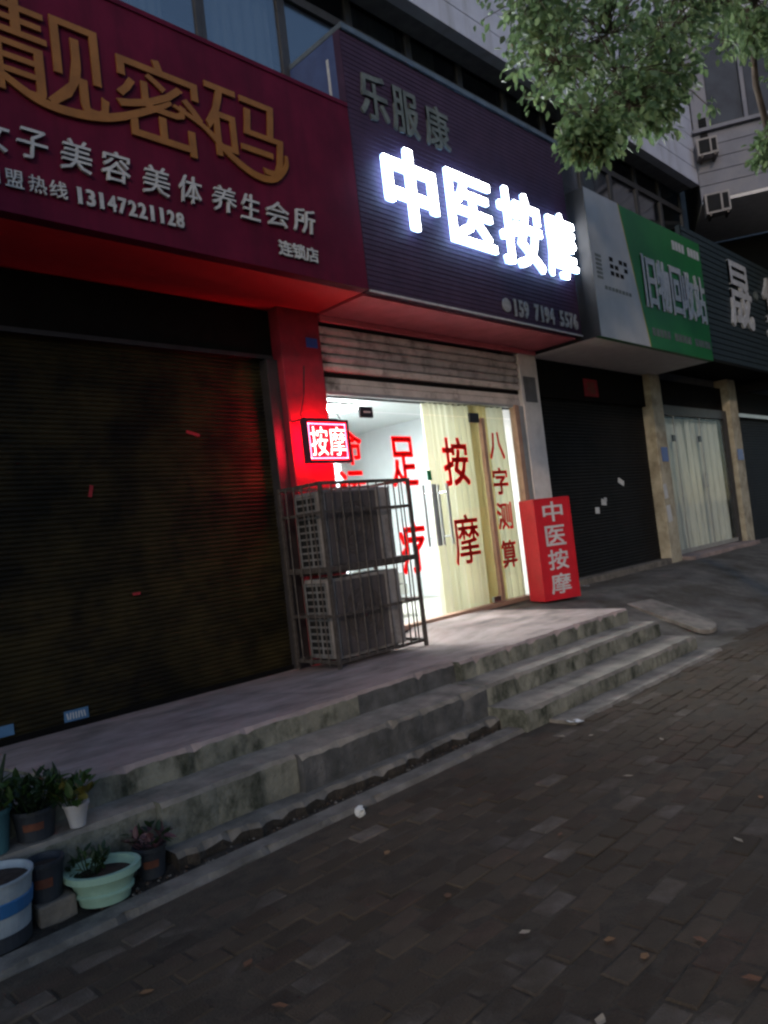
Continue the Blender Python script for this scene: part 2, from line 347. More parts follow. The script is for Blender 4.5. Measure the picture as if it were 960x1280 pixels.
slab(2.605, 4.36, 3.47, 3.845, .297, -.02, m_conc, m_riser_dark, .012, 5, 'step', lip=.02)
slab(4.365, 7.30, 3.475, 3.80, .30, -.02, m_conc, m_riser, .004, 6, 'step')
slab(1.74, 4.34, 3.37, 3.52, .085, -.02, m_kerb, m_dirt, .03, 7, 'step', lip=.02)
slab(4.345, 7.33, 3.13, 3.50, .15, -.02, m_conc, m_riser, .006, 8, 'step')
slab(4.62, 7.40, 2.91, 3.16, .022, -.04, m_conc, m_conc, .006, 11, 'apron')
slab(-3, 4.60, 3.165, 3.30, .022, -.04, m_kerb, m_kerb, .006, 12, 'kerb_strip')
# dirt and rubble collected in the broken gap
b = MB(); n = 130
for i in range(n+1):
    x = -3+7.62*i/n
    for k, yy in enumerate((3.24, 3.31, 3.37, 3.44, 3.52)): b.v.append((x, yy, .004+.014*noise1(x*4+k, k)+(.012 if k > 2 else 0)))
for i in range(n):
    for k in range(4): a = i*5+k; b.f.append((a, a+5, a+6, a+1)); b.m.append(0)
tag(b.build('dirt', m_dirt, None, smooth=True), 'dark dirt filling the broken gap below the lowest step', 'dirt', kind='stuff')
b = MB()
for i in range(420):
    x = random.uniform(1.3, 4.6); y = random.uniform(3.30, 3.40); r = random.uniform(.004, .015); z = .012
    pts = [Vector((random.gauss(0, 1), random.gauss(0, 1), random.gauss(0, 1))).normalized()*r*random.uniform(.6, 1) for _ in range(6)]
    pts = [Vector((r, 0, 0)), Vector((0, r*.8, 0)), Vector((-r*.9, 0, 0)), Vector((0, -r*.7, 0)), Vector((0, 0, r*.7)), Vector((0, 0, -r*.5))]
    a = random.random()*6; pts = [Vector((p.x*math.cos(a)-p.y*math.sin(a)+x, p.x*math.sin(a)+p.y*math.cos(a)+y, p.z+z)) for p in pts]
    b.add(pts, [(0, 1, 4), (1, 2, 4), (2, 3, 4), (3, 0, 4), (1, 0, 5), (2, 1, 5), (3, 2, 5), (0, 3, 5)], random.choice((0, 1, 1, 2)))
tag(b.build('rubble', [m_kerb, m_dirt, m_deadleaf[3]], None), 'small rubble and dead leaves strewn along the broken gap', 'rubble', kind='stuff')

# concrete slab laid down the slope beside the steps, its lower end rounded
A, B_, C_, D_ = Vector((8.56, 4.46, .315)), Vector((8.98, 4.34, .315)), Vector((8.62, 3.47, .105)), Vector((8.02, 3.39, .105))
out = [A]; nseg = 12
for k in range(nseg+1):
    t = math.pi*k/nseg; e = D_+(C_-D_)*(.5-.5*math.cos(t)); dn = ((D_-A)+(C_-B_))/2; out.append(e+dn.normalized()*(.16*math.sin(t)-.02))
out.append(B_); b = MB(); k = len(out); cen = sum(out, Vector())/k
for dz, q in ((-.05, 0), (-.008, 0), (0, .012)):
    for p in out: b.v.append(p+(cen-p).normalized()*q+Vector((0, 0, dz)))
for r_ in range(2):
    for i in range(k): b.f.append((r_*k+i, r_*k+(i+1) % k, (r_+1)*k+(i+1) % k, (r_+1)*k+i))
b.f.append(tuple(2*k+i for i in range(k))); b.f.append(tuple(k-1-i for i in range(k))); b.m = [0]*len(b.f)
tag(b.build('loading_ramp', m_conc, None), 'round-ended concrete slab laid as a ramp at the end of the steps', 'ramp')

# ------------------------------------------------------------------ building
bd = thing('shop_building', (6, 5.72, 0), 'long tiled building with a row of shop fronts at street level', 'building')
WY = 5.72
bx('wall', m_wall, bd, -6, 26, 5.98, 6.2, 3.80, 6.9)
bx('wall', m_wall, bd, -6, 26, 6.6, 6.8, 6.9, 14)
bx('wall', m_dark, bd, -6, 26, 5.96, 6.6, 6.7, 6.90)
bx('roof', m_wall, bd, -6, 26, 5.3, 16, 13.9, 14.2)
bx('lintel', m_wall, bd, -6, 4.55, 5.95, 6.2, 3.36, 3.80)
bx('lintel', m_wall, bd, 4.7, 26, 5.9, 6.2, 3.36, 3.801)
# pillars
bx('pillar', m_pilred, bd, 4.60, 5.13, 5.72, 6.25, .2, 3.98, .012)
bx('pillar', m_pillar, bd, 8.76, 9.20, 5.72, 6.25, .2, 3.98, .012)
bx('pillar', m_yellowp, bd, 12.78, 13.22, 5.70, 6.25, .2, 3.98, .02)
bx('pillar', m_yellowp, bd, 16.55, 17.02, 5.70, 6.25, .2, 3.98, .02)
bx('pillar', m_pillar, bd, 21.5, 22.0, 5.70, 6.25, .2, 3.98, .02)
# fine corrugated roller shutters
def shutter(x0, x1, y, z0, z1, pitch, amp, mat, name='roller_shutter'):
    b = MB(); n = int((z1-z0)/pitch); rows = []
    for i in range(n):
        za = z0+(z1-z0)*i/n; p = (z1-z0)/n
        for t, o in ((0, 0), (.12, -.6), (.4, -1), (.72, -.75), (.9, -.1)): rows.append((za+p*t, y+amp*o))
    rows.append((z1, y)); ns = 10
    for (z, yy) in rows:
        for k in range(ns+1):
            x = x0+(x1-x0)*k/ns; b.v.append((x, yy+.006*math.sin(x*1.9+z*1.3), z))
    for i in range(len(rows)-1):
        for k in range(ns): a = i*(ns+1)+k; b.f.append((a, a+1, a+ns+2, a+ns+1)); b.m.append(0)
    return b.build(name, mat, bd)
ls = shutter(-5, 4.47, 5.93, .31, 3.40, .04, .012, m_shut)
bx('bottom_bar', m_housing, ls, -5, 4.47, 5.90, 5.95, .285, .34)
bx('guide_rail', m_rail, ls, 4.46, 4.595, 5.80, 6.02, .25, 3.36, .006)
bx('shutter_housing', m_housing, ls, -5, 4.59, 5.86, 6.1, 3.38, 3.87)
bx('rail_trim', m_rail, ls, -5, 4.58, 5.84, 5.862, 3.37, 3.41)
# labels pasted on the left shutter
def flat(name, mat, parent, x, z, w, h, y, rot=0, d=.003):
    c, s_ = math.cos(rot), math.sin(rot); b = MB()
    P = [(-w/2, -h/2), (w/2, -h/2), (w/2, h/2), (-w/2, h/2)]; P = [(x+p*c-q*s_, z+p*s_+q*c) for p, q in P]
    b.add([(p, y, q) for p, q in P]+[(p, y-d, q) for p, q in P], [(3, 2, 1, 0), (4, 5, 6, 7), (0, 1, 5, 4), (1, 2, 6, 5), (2, 3, 7, 6), (3, 0, 4, 7)])
    return b.build(name, mat, parent)
flat('sticker', m_bluesk, ls, 2.32, .39, .19, .085, 5.898)
for k in range(7): flat('sticker_print', m_white_p, ls, 2.25+k*.022, .39, .009, .05, 5.893, random.uniform(-.3, .3))
flat('sticker', m_bluesk, ls, 1.80, .40, .12, .08, 5.898)
flat('sticker', m_paper, ls, 2.92, 1.25, .07, .022, 5.91)
flat('sticker', m_paper, ls, 3.62, 2.62, .14, .03, 5.91, -.25)
flat('sticker', m_paper, ls, 2.62, 2.13, .03, .10, 5.91, -.25)
# rolled-up shutter over the glass doors: housing slats
ro = bx('rolled_shutter', m_housing, bd, 5.135, 8.755, 5.80, 6.0, 3.06, 3.80)
zz = 3.285
for k in range(5):
    h = .094; b = MB(); v = []
    prof = [(0, 5.765), (.012, 5.752), (h*.5, 5.742), (h-.014, 5.748), (h-.006, 5.765)]
    for z, yy in prof: v += [(5.137, yy, zz+z), (8.753, yy, zz+z)]
    v += [(5.137, 5.80, zz+h-.006), (8.753, 5.80, zz+h-.006), (5.137, 5.80, zz), (8.753, 5.80, zz)]; nn = len(v)//2
    b.add(v, [(2*i, 2*i+1, (2*i+3) % (2*nn), (2*i+2) % (2*nn)) for i in range(nn)]); b.build('slat', m_rollslat, ro); zz += .098
for z0, z1, yy in ((3.235, 3.28, 5.775), (3.165, 3.23, 5.785), (3.075, 3.16, 5.775)): bx('slat', m_housing if z0 > 3.2 else m_rollslat, ro, 5.138, 8.752, yy, 5.80, z0, z1, .006)
# ---- glass front
GY = 5.74
ff = bx('door_frame', m_copper, bd, 8.50, 8.60, 5.70, 5.80, .45, 3.06, .008)
bx('jamb', m_alu, ff, 8.60, 8.76, 5.735, 5.80, .45, 3.06)
bx('head_rail', m_alu, ff, 5.13, 8.50, 5.72, 5.78, 3.03, 3.062)
bx('threshold', m_copper, ff, 5.13, 8.50, 5.68, 5.80, .43, .485, .006)
bx('door_post', m_copper, ff, 7.73, 7.80, 5.715, 5.775, .485, 2.86, .006)
def pane(name, x0, x1, z0, z1, y=GY, mat=None, parent=None): return bx(name, mat or m_glass, parent or bd, x0, x1, y, y+.010, z0, z1)
fl = pane('glass_panel', 5.13, 5.655, .485, 2.86)
dl = pane('glass_door', 5.665, 6.70, .50, 2.86)
dr = pane('glass_door', 6.71, 7.725, .50, 2.86)
fr = pane('glass_panel', 7.80, 8.50, .485, 2.86)
pane('glass_transom', 5.13, 8.50, 2.872, 3.03)
for d, xa, xb in ((dl, 5.60, 5.79), (dr, 7.52, 7.71)):
    bx('patch_fitting', m_black, d, xa, xb, GY-.012, GY+.022, 2.80, 2.92, .004)
flat('fitting_plate', m_white_p, dl, 5.695, 2.86, .10, .016, GY-.0135)
bx('patch_fitting', m_steel, dl, 5.665, 5.82, GY-.012, GY+.022, .49, .56, .004); bx('patch_fitting', m_steel, dr, 7.57, 7.72, GY-.012, GY+.022, .49, .56, .004)
for d, xc in ((dl, 6.57), (dr, 6.84)):
    for yy in (GY-.065, GY+.075):
        b = MB(); b.tube([(xc, yy, 1.30), (xc, yy, 2.03)], .016, 10)
        for z in (1.40, 1.93): b.tube([(xc, yy, z), (xc, GY-.001 if yy < GY else GY+.011, z)], .010, 8)
        b.build('handle', m_steel, d, smooth=False)
bx('lock', m_steel, dl, 6.655, 6.695, GY-.018, GY+.03, 1.30, 2.03)
flat('green_sticker', M('green_sticker', (.01, .22, .07), rough=.5, bump=0), dl, 6.62, 2.14, .075, .12, GY-.001)
LY = GY-.001
letter('足', (5.985, 6.42, 2.02, 2.60), LY, .002, m_vinyl, dl, off=.018)
letter('疗', (5.985, 6.42, 1.03, 1.64), LY, .002, m_vinyl, dl, off=.018)
letter('按', (6.90, 7.39, 2.00, 2.60), LY, .002, m_vinyl, dr, off=.018)
letter('摩', (6.93, 7.43, 1.03, 1.64), LY, .002, m_vinyl, dr, off=.010)
for ch, zc in (('八', 2.50), ('字', 2.03), ('测', 1.57), ('算', 1.07)): letter(ch, (7.86, 8.19, zc-.18, zc+.18), LY, .002, m_vinyl, fr, off=.022)
for ch, zc in (('命', 2.48), ('运', 2.02)): letter(ch, (5.185, 5.565, zc-.20, zc+.20), LY, .002, m_vinyl, fl, off=.02)
# ---- room behind the glass
rm = bx('interior_floor', m_floor_in, bd, 5.0, 8.9, 5.81, 9.6, .36, .452)
bx('interior_wall', m_white, bd, 4.9, 9.0, 9.6, 9.7, .36, 3.4)
bx('interior_wall', m_white, bd, 4.9, 5.10, 6.26, 9.6, .36, 3.4)
bx('interior_wall', m_white, bd, 8.86, 9.0, 6.26, 9.6, .36, 3.4)
bx('interior_ceiling', m_white, bd, 5.0, 8.9, 6.0, 9.6, 3.28, 3.36)
bx('interior_wall', m_white, bd, 7.4, 7.48, 8.2, 9.6, .452, 3.28)
for (x, y) in ((6.25, 7.2), (6.1, 8.7)):
    lt = thing('ceiling_light', (x, y, 3.28), 'lit white ceiling light inside the shop behind the %s' % ('left glass door, front one' if y < 8 else 'left glass door, rear one'), 'light')
    bx('housing', m_alu, lt, x-.62, x+.62, y-.16, y+.16, 3.245, 3.279); bx('tube', EM('tube_light', (.96, .98, 1.0), 205.0), lt, x-.60, x+.60, y-.14, y+.14, 3.215, 3.244)
def curtain(name, label, x0, x1, y, z0, z1, mat, waves, amp, flare=0, tilt=0):
    b = MB(); n = int(waves*14); m = 10
    for k in range(m+1):
        t = k/m; z = z1+(z0-z1)*t
        for i in range(n+1):
            u = i/n; a = amp*(.55+.6*t)*(1+.3*math.sin(u*9+1))
            b.v.append((x0+(x1-x0)*u+tilt*t+flare*t*(u-.5)+.008*math.sin(u*23+t*3), y+a*math.sin(u*waves*2*math.pi+.7*math.sin(u*5.3)+.12*math.sin(t*5+u*20)), z))
    for k in range(m):
        for i in range(n): a = k*(n+1)+i; b.f.append((a, a+1, a+n+2, a+n+1)); b.m.append(0)
    o = b.build(name, mat, None, smooth=True); return tag(o, label, 'curtain')
curtain('curtain', 'cream pleated curtain behind the right glass door', 6.86, 7.75, 5.94, .458, 3.10, m_curt, 8, .062)
curtain('curtain', 'narrow tan curtain hanging between the door and the side panel', 7.66, 8.05, 5.855, .458, 3.12, m_curt2, 2.5, .022)
curtain('curtain', 'pale cream curtain behind the glass panel with small red characters', 8.02, 8.54, 5.93, .458, 3.10, m_curt, 4.5, .05)
bx('curtain_rail', m_alu, bd, 6.5, 8.7, 5.99, 6.01, 3.11, 3.14)
mb_ = thing('massage_bed', (6.6, 7.2, .452), 'white covered couch with brown base inside the lit shop', 'bed')
bx('mattress', m_white, mb_, 5.95, 6.85, 6.55, 8.3, .86, 1.02, .04); bx('sheet', m_white, mb_, 5.93, 6.87, 6.53, 8.32, .72, .859, .02)
bx('base', m_brown, mb_, 6.0, 6.8, 6.6, 8.25, .453, .719)
cb = thing('wall_cabinet', (5.45, 9.2, .452), 'white cabinet standing at the back of the lit shop', 'cabinet')
bx('carcass', m_white, cb, 5.12, 5.9, 9.2, 9.58, .453, 2.3, .01); bx('cabinet_door', m_white, cb, 5.14, 5.50, 9.18, 9.199, .55, 2.26, .004); bx('cabinet_door', m_white, cb, 5.515, 5.88, 9.18, 9.199, .55, 2.26, .004)
# ---- shop 3 (dark shutter) and further bays
s3 = shutter(9.2, 12.78, 5.90, .50, 3.26, .05, .012, m_shut3)
bx('shutter_housing', m_housing, s3, 9.2, 12.78, 5.82, 6.1, 3.24, 3.80)
bx('sill', m_kerb, s3, 9.2, 12.78, 5.70, 5.98, .36, .52, .012)
for (x, z, w, h) in ((11.62, 1.93, .20, .09), (10.96, 1.62, .16, .10), (10.72, 1.5, .13, .10), (11.02, 1.66, .08, .06)): flat('sticker', m_white_p, s3, x, z, w, h, 5.884, random.uniform(-.4, .2))
# pale glazed shop door, bay 4
fd = bx('door_frame', m_frame_dk, bd, 13.222, 16.55, 5.80, 5.90, 3.12, 3.30)
bx('door_frame', m_frame_dk, bd, 16.36, 16.548, 5.80, 5.90, .44, 3.12); bx('fascia', m_housing, bd, 13.222, 16.55, 5.86, 6.1, 3.30, 3.80)
bx('step_sill', m_slab, bd, 13.222, 16.55, 5.45, 5.95, .30, .50, .015)
for i, (xa, xb) in enumerate(((13.25, 13.82), (13.84, 15.05), (15.07, 16.35))):
    dd = pane('glass_door', xa, xb, .52, 3.10, 5.82, m_glass2); bx('stile', m_alu, dd, xa, xa+.035, 5.808, 5.819, .52, 3.10); bx('rail', m_alu, dd, xa+.036, xb, 5.808, 5.819, .52, .60)
    if i < 2: bx('patch_fitting', m_black, dd, xb-.12, xb, 5.80, 5.819, 2.62, 2.74)
bx('lock', m_alu, bd, 15.00, 15.10, 5.79, 5.807, 1.7, 2.0)
curtain('curtain', 'grey white curtain drawn behind the pale far shop door, left half', 13.28, 14.9, 5.98, .52, 3.10, m_curtw, 5, .03, 0, .2)
curtain('curtain', 'grey white curtain drawn behind the pale far shop door, right half', 14.65, 16.34, 5.95, .52, 3.10, m_curtw, 6, .03)
bx('interior_wall', m_dark, bd, 9.3, 26, 6.3, 6.4, .3, 3.8); bx('interior_wall', m_dark, bd, -6, 4.8, 6.3, 6.4, .2, 3.8)
s5 = shutter(17.02, 21.5, 5.90, .42, 3.26, .06, .012, m_shut3)
bx('shutter_housing', m_housing, s5, 17.02, 21.5, 5.82, 6.1, 3.24, 3.80); bx('trim', m_alu, s5, 17.02, 21.5, 5.80, 5.82, 3.20, 3.28)
# ---- upper windows
WX = [3.06+1.03*i for i in range(-4, 12)]
for i, x in enumerate(WX):
    b = MB(); x1 = x+1.03; ya, yb = 5.74, 5.80
    b.box(x, x+.05, ya, yb, 6.0, 8.35); b.box(x1-.05, x1-.003, ya, yb, 6.0, 8.35)
    b.box(x+.05, x1-.05, ya, yb, 7.32, 7.42); b.box(x+.05, x1-.05, ya, yb, 8.27, 8.35); b.box(x+.05, x1-.05, ya, yb, 6.0, 6.06)
    w = b.build('window', m_frame_dk, bd)
    pane('pane', x+.05, x1-.05, 6.06, 7.32, 5.765, m_wglass, w); pane('pane', x+.05, x1-.05, 7.42, 8.27, 5.765, m_wglass, w)
    if i in (4, 5, 7, 8, 10, 12):
        b2 = MB(); n = 24; xr = x1-.06 if i % 2 else x+.7
        for z in (6.0, 8.3):
            for k in range(n+1): b2.v.append((x+.06+(xr-x-.06)*k/n, 5.90+.03*math.sin(k*1.7), z))
        for k in range(n): b2.f.append((k, k+1, n+2+k, n+1+k)); b2.m.append(0)
        b2.build('window_curtain', m_curtw if i != 8 else m_curt, w, smooth=True)
# ---- tiled spandrel over the windows, one band after the other
z = 7.70
for k in range(16):
    h = .325; b = MB()
    if k == 5: z += .04
    bx('tile_band', m_tile, bd, -5.9, 15.3, 5.30, 5.46, z+.006, z+h-.006, .004); z += h
bx('wall', m_wall, bd, -5.9, 15.3, 5.33, 5.73, 7.72, 13.2)
# ------------------------------------------------------------------ unseen block added behind the camera to cut low frontal sky light
ob = thing('sky_blocker', (8, -17, -.06), 'unseen grey block added across the street to cut low sky light', 'building')
bx('wall', m_wall, ob, -6, 60, -24, -17, -.05, 15)
for k in range(16):
    for fl_ in range(3):
        x = -4+k*4; w = bx('window', m_frame_dk, ob, x, x+1.8, -16.999, -16.95, 4.6+fl_*3.2, 6.3+fl_*3.2)
# ------------------------------------------------------------------ neighbouring wing jutting out on the right
wing = thing('corner_wing', (15.35, 5.3, 7.3), 'pale tiled upper wing jutting out above the dark far shops', 'building')
dW = Vector((.45, -.893, 0)).normalized(); nW = Vector((-dW.y, dW.x, 0))*-1   # outward normal towards the camera side
if nW.dot(Vector((-1, -1, 0))) < 0: nW = -nW
def wbox(name, mat, parent, s0, s1, d0, d1, z0, z1, bevel=0):
    o = Vector((15.25, 5.28, 0)); b = MB(); b.box(0, 1, 0, 1, 0, 1)
    b.v = [tuple(o+dW*(s0+(s1-s0)*p[0])+nW*(d0+(d1-d0)*p[1])+Vector((0, 0, z0+(z1-z0)*p[2]))) for p in b.v]
    return b.build(name, mat, parent, bevel)
wbox('wall', m_wall, wing, 0, 6, -2.5, -.10, 7.35, 13)
wbox('soffit', m_soffgrey, wing, 0, 6, -2.5, .0, 7.28, 7.345)
z = 7.30
for h in (.30, .26, .26, .26, .26): wbox('tile_band', m_tilew, wing, 0, 6, -.10, .0, z+.006+.045, z+h-.006+.045, .004); z += h
wbox('ledge', m_tilew, wing, -.02, 6, -.12, .10, 8.69, 8.76, .006)
for k, (sa, sb) in enumerate(((.02, .32), (.95, 1.02), (1.65, 1.72), (2.4, 2.6), (3.6, 3.7), (4.6, 6))): wbox('pier', m_tilew, wing, sa, sb, -.10, .0, 8.762, 10.8, .004)
for k, (sa, sb) in enumerate(((.32, .95), (1.02, 1.65), (1.72, 2.4), (2.6, 3.6), (3.7, 4.6))):
    w = wbox('window', m_frame_dk, wing, sa+.003, sb-.003, -.098, -.03, 8.765, 8.83); wbox('pane', m_wglassd, w, sa+.02, sb-.02, -.07, -.06, 8.831, 10.75)
for k in range(6): wbox('tile_band', m_tile, wing, 0, 6, -.10, .0, 10.81+k*.33, 11.125+k*.33, .004)
wbox('wall', m_dark, wing, .1, 6, -3.0, -2.6, 3.8, 7.28)
# ------------------------------------------------------------------ air conditioners hung on the wing
def acunit(name, label, s, d, z, w=.55, h=.38):
    c = Vector((15.25, 5.28, 0))+dW*s+nW*d; t = thing(name, (c.x, c.y, z), label, 'air conditioner')
    def lb(nm, mat, s0, s1, d0, d1, z0, z1, p=t):
        b = MB(); b.box(0, 1, 0, 1, 0, 1)
        b.v = [tuple(c+dW*(s0+(s1-s0)*q[0])+nW*(d0+(d1-d0)*q[1])+Vector((0, 0, z+z0+(z1-z0)*q[2]))) for q in b.v]; return b.build(nm, mat, p, .006)
    lb('casing', m_ac, 0, w, 0, .26, 0, h); lb('grille', m_dark, .04, w*.62, .261, .268, .04, h-.04); lb('vent_panel', m_dark, w*.7, w*.93, .261, .268, .05, h-.05)
    lb('bracket', m_cage, .05, .09, 0, .3, -.06, -.003); lb('bracket', m_cage, w-.09, w-.05, 0, .3, -.06, -.003)
    return t
acunit('outdoor_unit', 'small dark grilled air conditioner on the tiled wing, lower of two', .02, .02, 6.98, .45, .40)
acunit('outdoor_unit', 'air conditioner fixed beside the corner of the tiled wing, upper of two', .0, .02, 8.14, .38, .34)
pl = thing('window_shutter', (15.2, 5.2, 8.5), 'narrow dark louvred vent beside the wing corner', 'vent')
b = MB(); c = Vector((15.25, 5.28, 0))+dW*.10
for k in range(9):
    q = MB().box(0, 1, 0, 1, 0, 1); q.v = [tuple(c+dW*(.02+.14*p[0])+nW*(.004+.03*p[1])+Vector((0, 0, 8.50+k*.055+.04*p[2]))) for p in q.v]; b.add(q.v, q.f)
b.build('louvre', m_dark, pl)

# ------------------------------------------------------------------ signboards
def signbox(name, label, x0, x1, y, yb, z0, z1, face, soff):
    t = thing(name, ((x0+x1)/2, y, z0), label, 'sign')
    bx('board', face, t, x0, x1, y, y+.10, z0, z1)
    bx('top_cover', face, t, x0+.004, x1-.004, y+.101, yb, z1-.06, z1-.01); bx('end_panel', face, t, x0+.002, x0+.04, y+.101, yb, z0+.03, z1-.061); bx('end_panel', face, t, x1-.04, x1-.002, y+.101, yb, z0+.03, z1-.061)
    bx('soffit', soff, t, x0+.001, x1-.001, y+.101, yb, z0, z0+.028)
    return t
SY = 4.95
s1 = signbox('signboard', 'dark red signboard with gold characters over the closed shutter', -5, 5.135, SY, 5.97, 3.885, 5.74, m_signred, m_soffred)
bx('edge_trim', m_signred, s1, -5, 5.13, SY-.012, SY-.001, 3.885, 3.91); bx('edge_trim', m_signred, s1, -5, 5.13, SY-.012, SY-.001, 5.70, 5.74)
ly = SY-.012
letter('靓', (1.78, 2.62, 4.72, 5.42), ly, .014, m_gold, s1, off=.004)
letter('密', (2.68, 3.42, 4.66, 5.36), ly, .014, m_gold, s1, off=.004)
letter('码', (3.45, 4.24, 4.72, 5.36), ly, .014, m_gold, s1, off=.004)
b = MB()
def ribbon(pts, w):
    n = 40; P = []
    for i in range(n+1):
        t = i/n*(len(pts)-1); k = min(int(t), len(pts)-2); u = t-k
        p0, p1, p2, p3 = (pts[max(k-1, 0)], pts[k], pts[k+1], pts[min(k+2, len(pts)-1)])
        P.append(tuple(.5*((2*p1[a])+(-p0[a]+p2[a])*u+(2*p0[a]-5*p1[a]+4*p2[a]-p3[a])*u*u+(-p0[a]+3*p1[a]-3*p2[a]+p3[a])*u**3) for a in (0, 1)))
    v = []; f = []
    for i, p in enumerate(P):
        q0, q1 = P[max(i-1, 0)], P[min(i+1, n)]; dx_, dz_ = q1[0]-q0[0], q1[1]-q0[1]; l = math.hypot(dx_, dz_) or 1
        ww = w*(.35+.65*math.sin(math.pi*min(1, max(0, (i+2)/(n+4)))))
        for s_ in (-1, 1):
            X, Z = p[0]-dz_/l*ww*s_/2, p[1]+dx_/l*ww*s_/2; v += [(X, ly, Z), (X, ly-.0155, Z)]
    for i in range(n):
        a = i*4; f += [(a+1, a+3, a+7, a+5), (a, a+1, a+5, a+4), (a+3, a+2, a+6, a+7), (a+2, a, a+4, a+6)]
    b.add(v, f)
ribbon([(1.70, 4.95), (1.87, 4.83), (2.16, 4.71), (2.57, 4.75), (2.95, 4.93), (3.14, 5.05)], .062)
ribbon([(3.16, 5.04), (3.43, 4.95), (3.66, 4.78), (3.90, 4.68), (4.10, 4.70), (4.24, 4.84), (4.26, 4.95)], .062)
b.build('swoosh', m_gold, s1)
xs = [(1.66, 1.88), (1.93, 2.13), (2.22, 2.44), (2.51, 2.73), (2.83, 3.05), (3.13, 3.33), (3.43, 3.66), (3.71, 3.90), (3.96, 4.21), (4.27, 4.51)]
for ch, (xa, xb) in zip('女子美容美体养生会所', xs): letter(ch, (xa, xb, 4.275+random.uniform(-.01, .01), 4.50+random.uniform(-.015, .015)), ly, .02, m_lett, s1, off=.006, shear=.12)
for ch, xa in zip('加盟热线', (1.68, 1.83, 1.98, 2.12)): letter(ch, (xa, xa+.118, 4.055, 4.175), ly, .014, m_lett, s1, off=.008)
digits('13147221128', (2.285, 3.15, 4.05, 4.17), ly, .014, m_lett, s1, .03)
letter('连锁店', (4.06, 4.51, 4.025, 4.155), ly, .014, m_lett, s1, 'lettering', off=.008)
# middle sign: slatted plum board with lit channel letters
s2 = thing('signboard', (7.2, SY, 3.87), 'plum slatted signboard with four lit white characters over the glass doors', 'sign')
def slatboard(x0, x1, y, z0, z1, pitch, mat, parent, name='board', dep=.005):
    b = MB(); n = int((z1-z0)/pitch); p = (z1-z0)/n; rows = []
    for i in range(n): rows += [(z0+p*i, y+dep), (z0+p*(i+.08), y), (z0+p*(i+.9), y+.002), (z0+p*(i+.94), y+dep)]
    rows.append((z1, y+dep))
    for (z_, yy) in rows: b.v += [(x0, yy, z_), (x1, yy, z_)]
    for i in range(len(rows)-1): b.f.append((2*i, 2*i+1, 2*i+3, 2*i+2)); b.m.append(0)
    b.box(x0, x1, y+dep+.002, y+.10, z0, z1); return b.build(name, mat, parent)
slatboard(5.145, 9.19, SY, 3.88, 6.50, .052, m_signmid, s2)
m_cover = M('sign_cover_steel', (.12, .15, .18), (.08, .1, .12), rough=.5, metal=.3, bump=.05)
bx('top_cover', m_cover, s2, 5.145, 9.19, SY-.03, 5.96, 6.502, 6.56, .008); bx('end_panel', M('end_panel_blue', (.05, .08, .19), (.04, .06, .15), rough=.5, bump=.05), s2, 5.15, 5.19, SY+.101, 5.95, 3.91, 6.50)
bx('end_panel', m_signmid, s2, 9.14, 9.185, SY+.101, 5.95, 3.91, 6.50)
bx('corner_strip', m_lett, s2, 5.142, 5.17, SY+.20, SY+.23, 5.85, 6.30)
# slatted soffit sloping up slightly to the front
b = MB(); n = 14
for i in range(n):
    ya, yb = SY+.10+(5.70-SY-.10)*i/n, SY+.10+(5.70-SY-.10)*(i+.9)/n; b.box(5.147, 9.188, ya, yb, 3.862, 3.875)
b.box(5.147, 9.188, SY+.10, 5.72, 3.876, 3.90); b.build('soffit', m_soffmid, s2)
bx('edge_trim', m_lett, s2, 5.145, 9.19, SY-.018, SY-.002, 3.868, 3.885)
bx('back_channel', m_soffmid, s2, 5.147, 9.188, 5.701, 5.74, 3.80, 3.861)
ly = SY-.055
for ch, r_ in (('中', (5.47, 6.27, 4.60, 5.46)), ('医', (6.47, 7.29, 4.62, 5.44)), ('按', (7.42, 8.32, 4.55, 5.52)), ('摩', (8.49, 9.40, 4.57, 5.46))):
    if ch == '摩': r_ = (8.44, 9.16, 4.57, 5.46)
    letter(ch, r_, ly, .035, m_lit, s2, 'lit_letter', off=.026 if ch == '中' else .013, side=m_litside)
ly = SY-.002
for ch, xa in zip('乐服康', (5.32, 5.79, 6.31)): letter(ch, (xa, xa+.41, 5.68, 6.17), ly, .02, m_lettg, s2, off=.014)
digits('159 7194 5576', (7.58, 9.11, 3.95, 4.16), ly, .012, m_lettdim, s2, .04)
b = MB(); b.tube([(7.46, ly, 4.06), (7.46, ly-.012, 4.06)], .085, 20); b.build('phone_badge', m_lettdim, s2)
# green and white sign, standing forward of its neighbours
GYs = 4.68
s4 = thing('signboard', (11.1, GYs, 3.81), 'white and green signboard with pale characters next to the plum sign', 'sign')
bx('board', m_green, s4, 9.205, 13.10, GYs, GYs+.08, 3.81, 5.84)
b = MB(); P = [(9.203, 3.809), (10.68, 3.809), (10.16, 5.845), (9.203, 5.845)]
b.add([(p, GYs-.001, q) for p, q in P]+[(p, GYs-.006, q) for p, q in P], [(4, 5, 6, 7), (0, 1, 5, 4), (1, 2, 6, 5), (2, 3, 7, 6), (3, 0, 4, 7)]); b.build('white_panel', m_panel, s4)
b = MB(); P = [(10.68, 3.809), (10.70, 3.809), (10.18, 5.845), (10.16, 5.845)]
b.add([(p, GYs-.001, q) for p, q in P]+[(p, GYs-.007, q) for p, q in P], [(4, 5, 6, 7), (0, 1, 5, 4), (1, 2, 6, 5), (2, 3, 7, 6), (3, 0, 4, 7)]); b.build('yellow_line', m_yel, s4)
bx('end_panel', m_housing, s4, 9.206, 9.24, GYs+.081, 5.95, 3.84, 5.83); bx('end_panel', m_housing, s4, 13.06, 13.098, GYs+.081, 5.95, 3.84, 5.83)
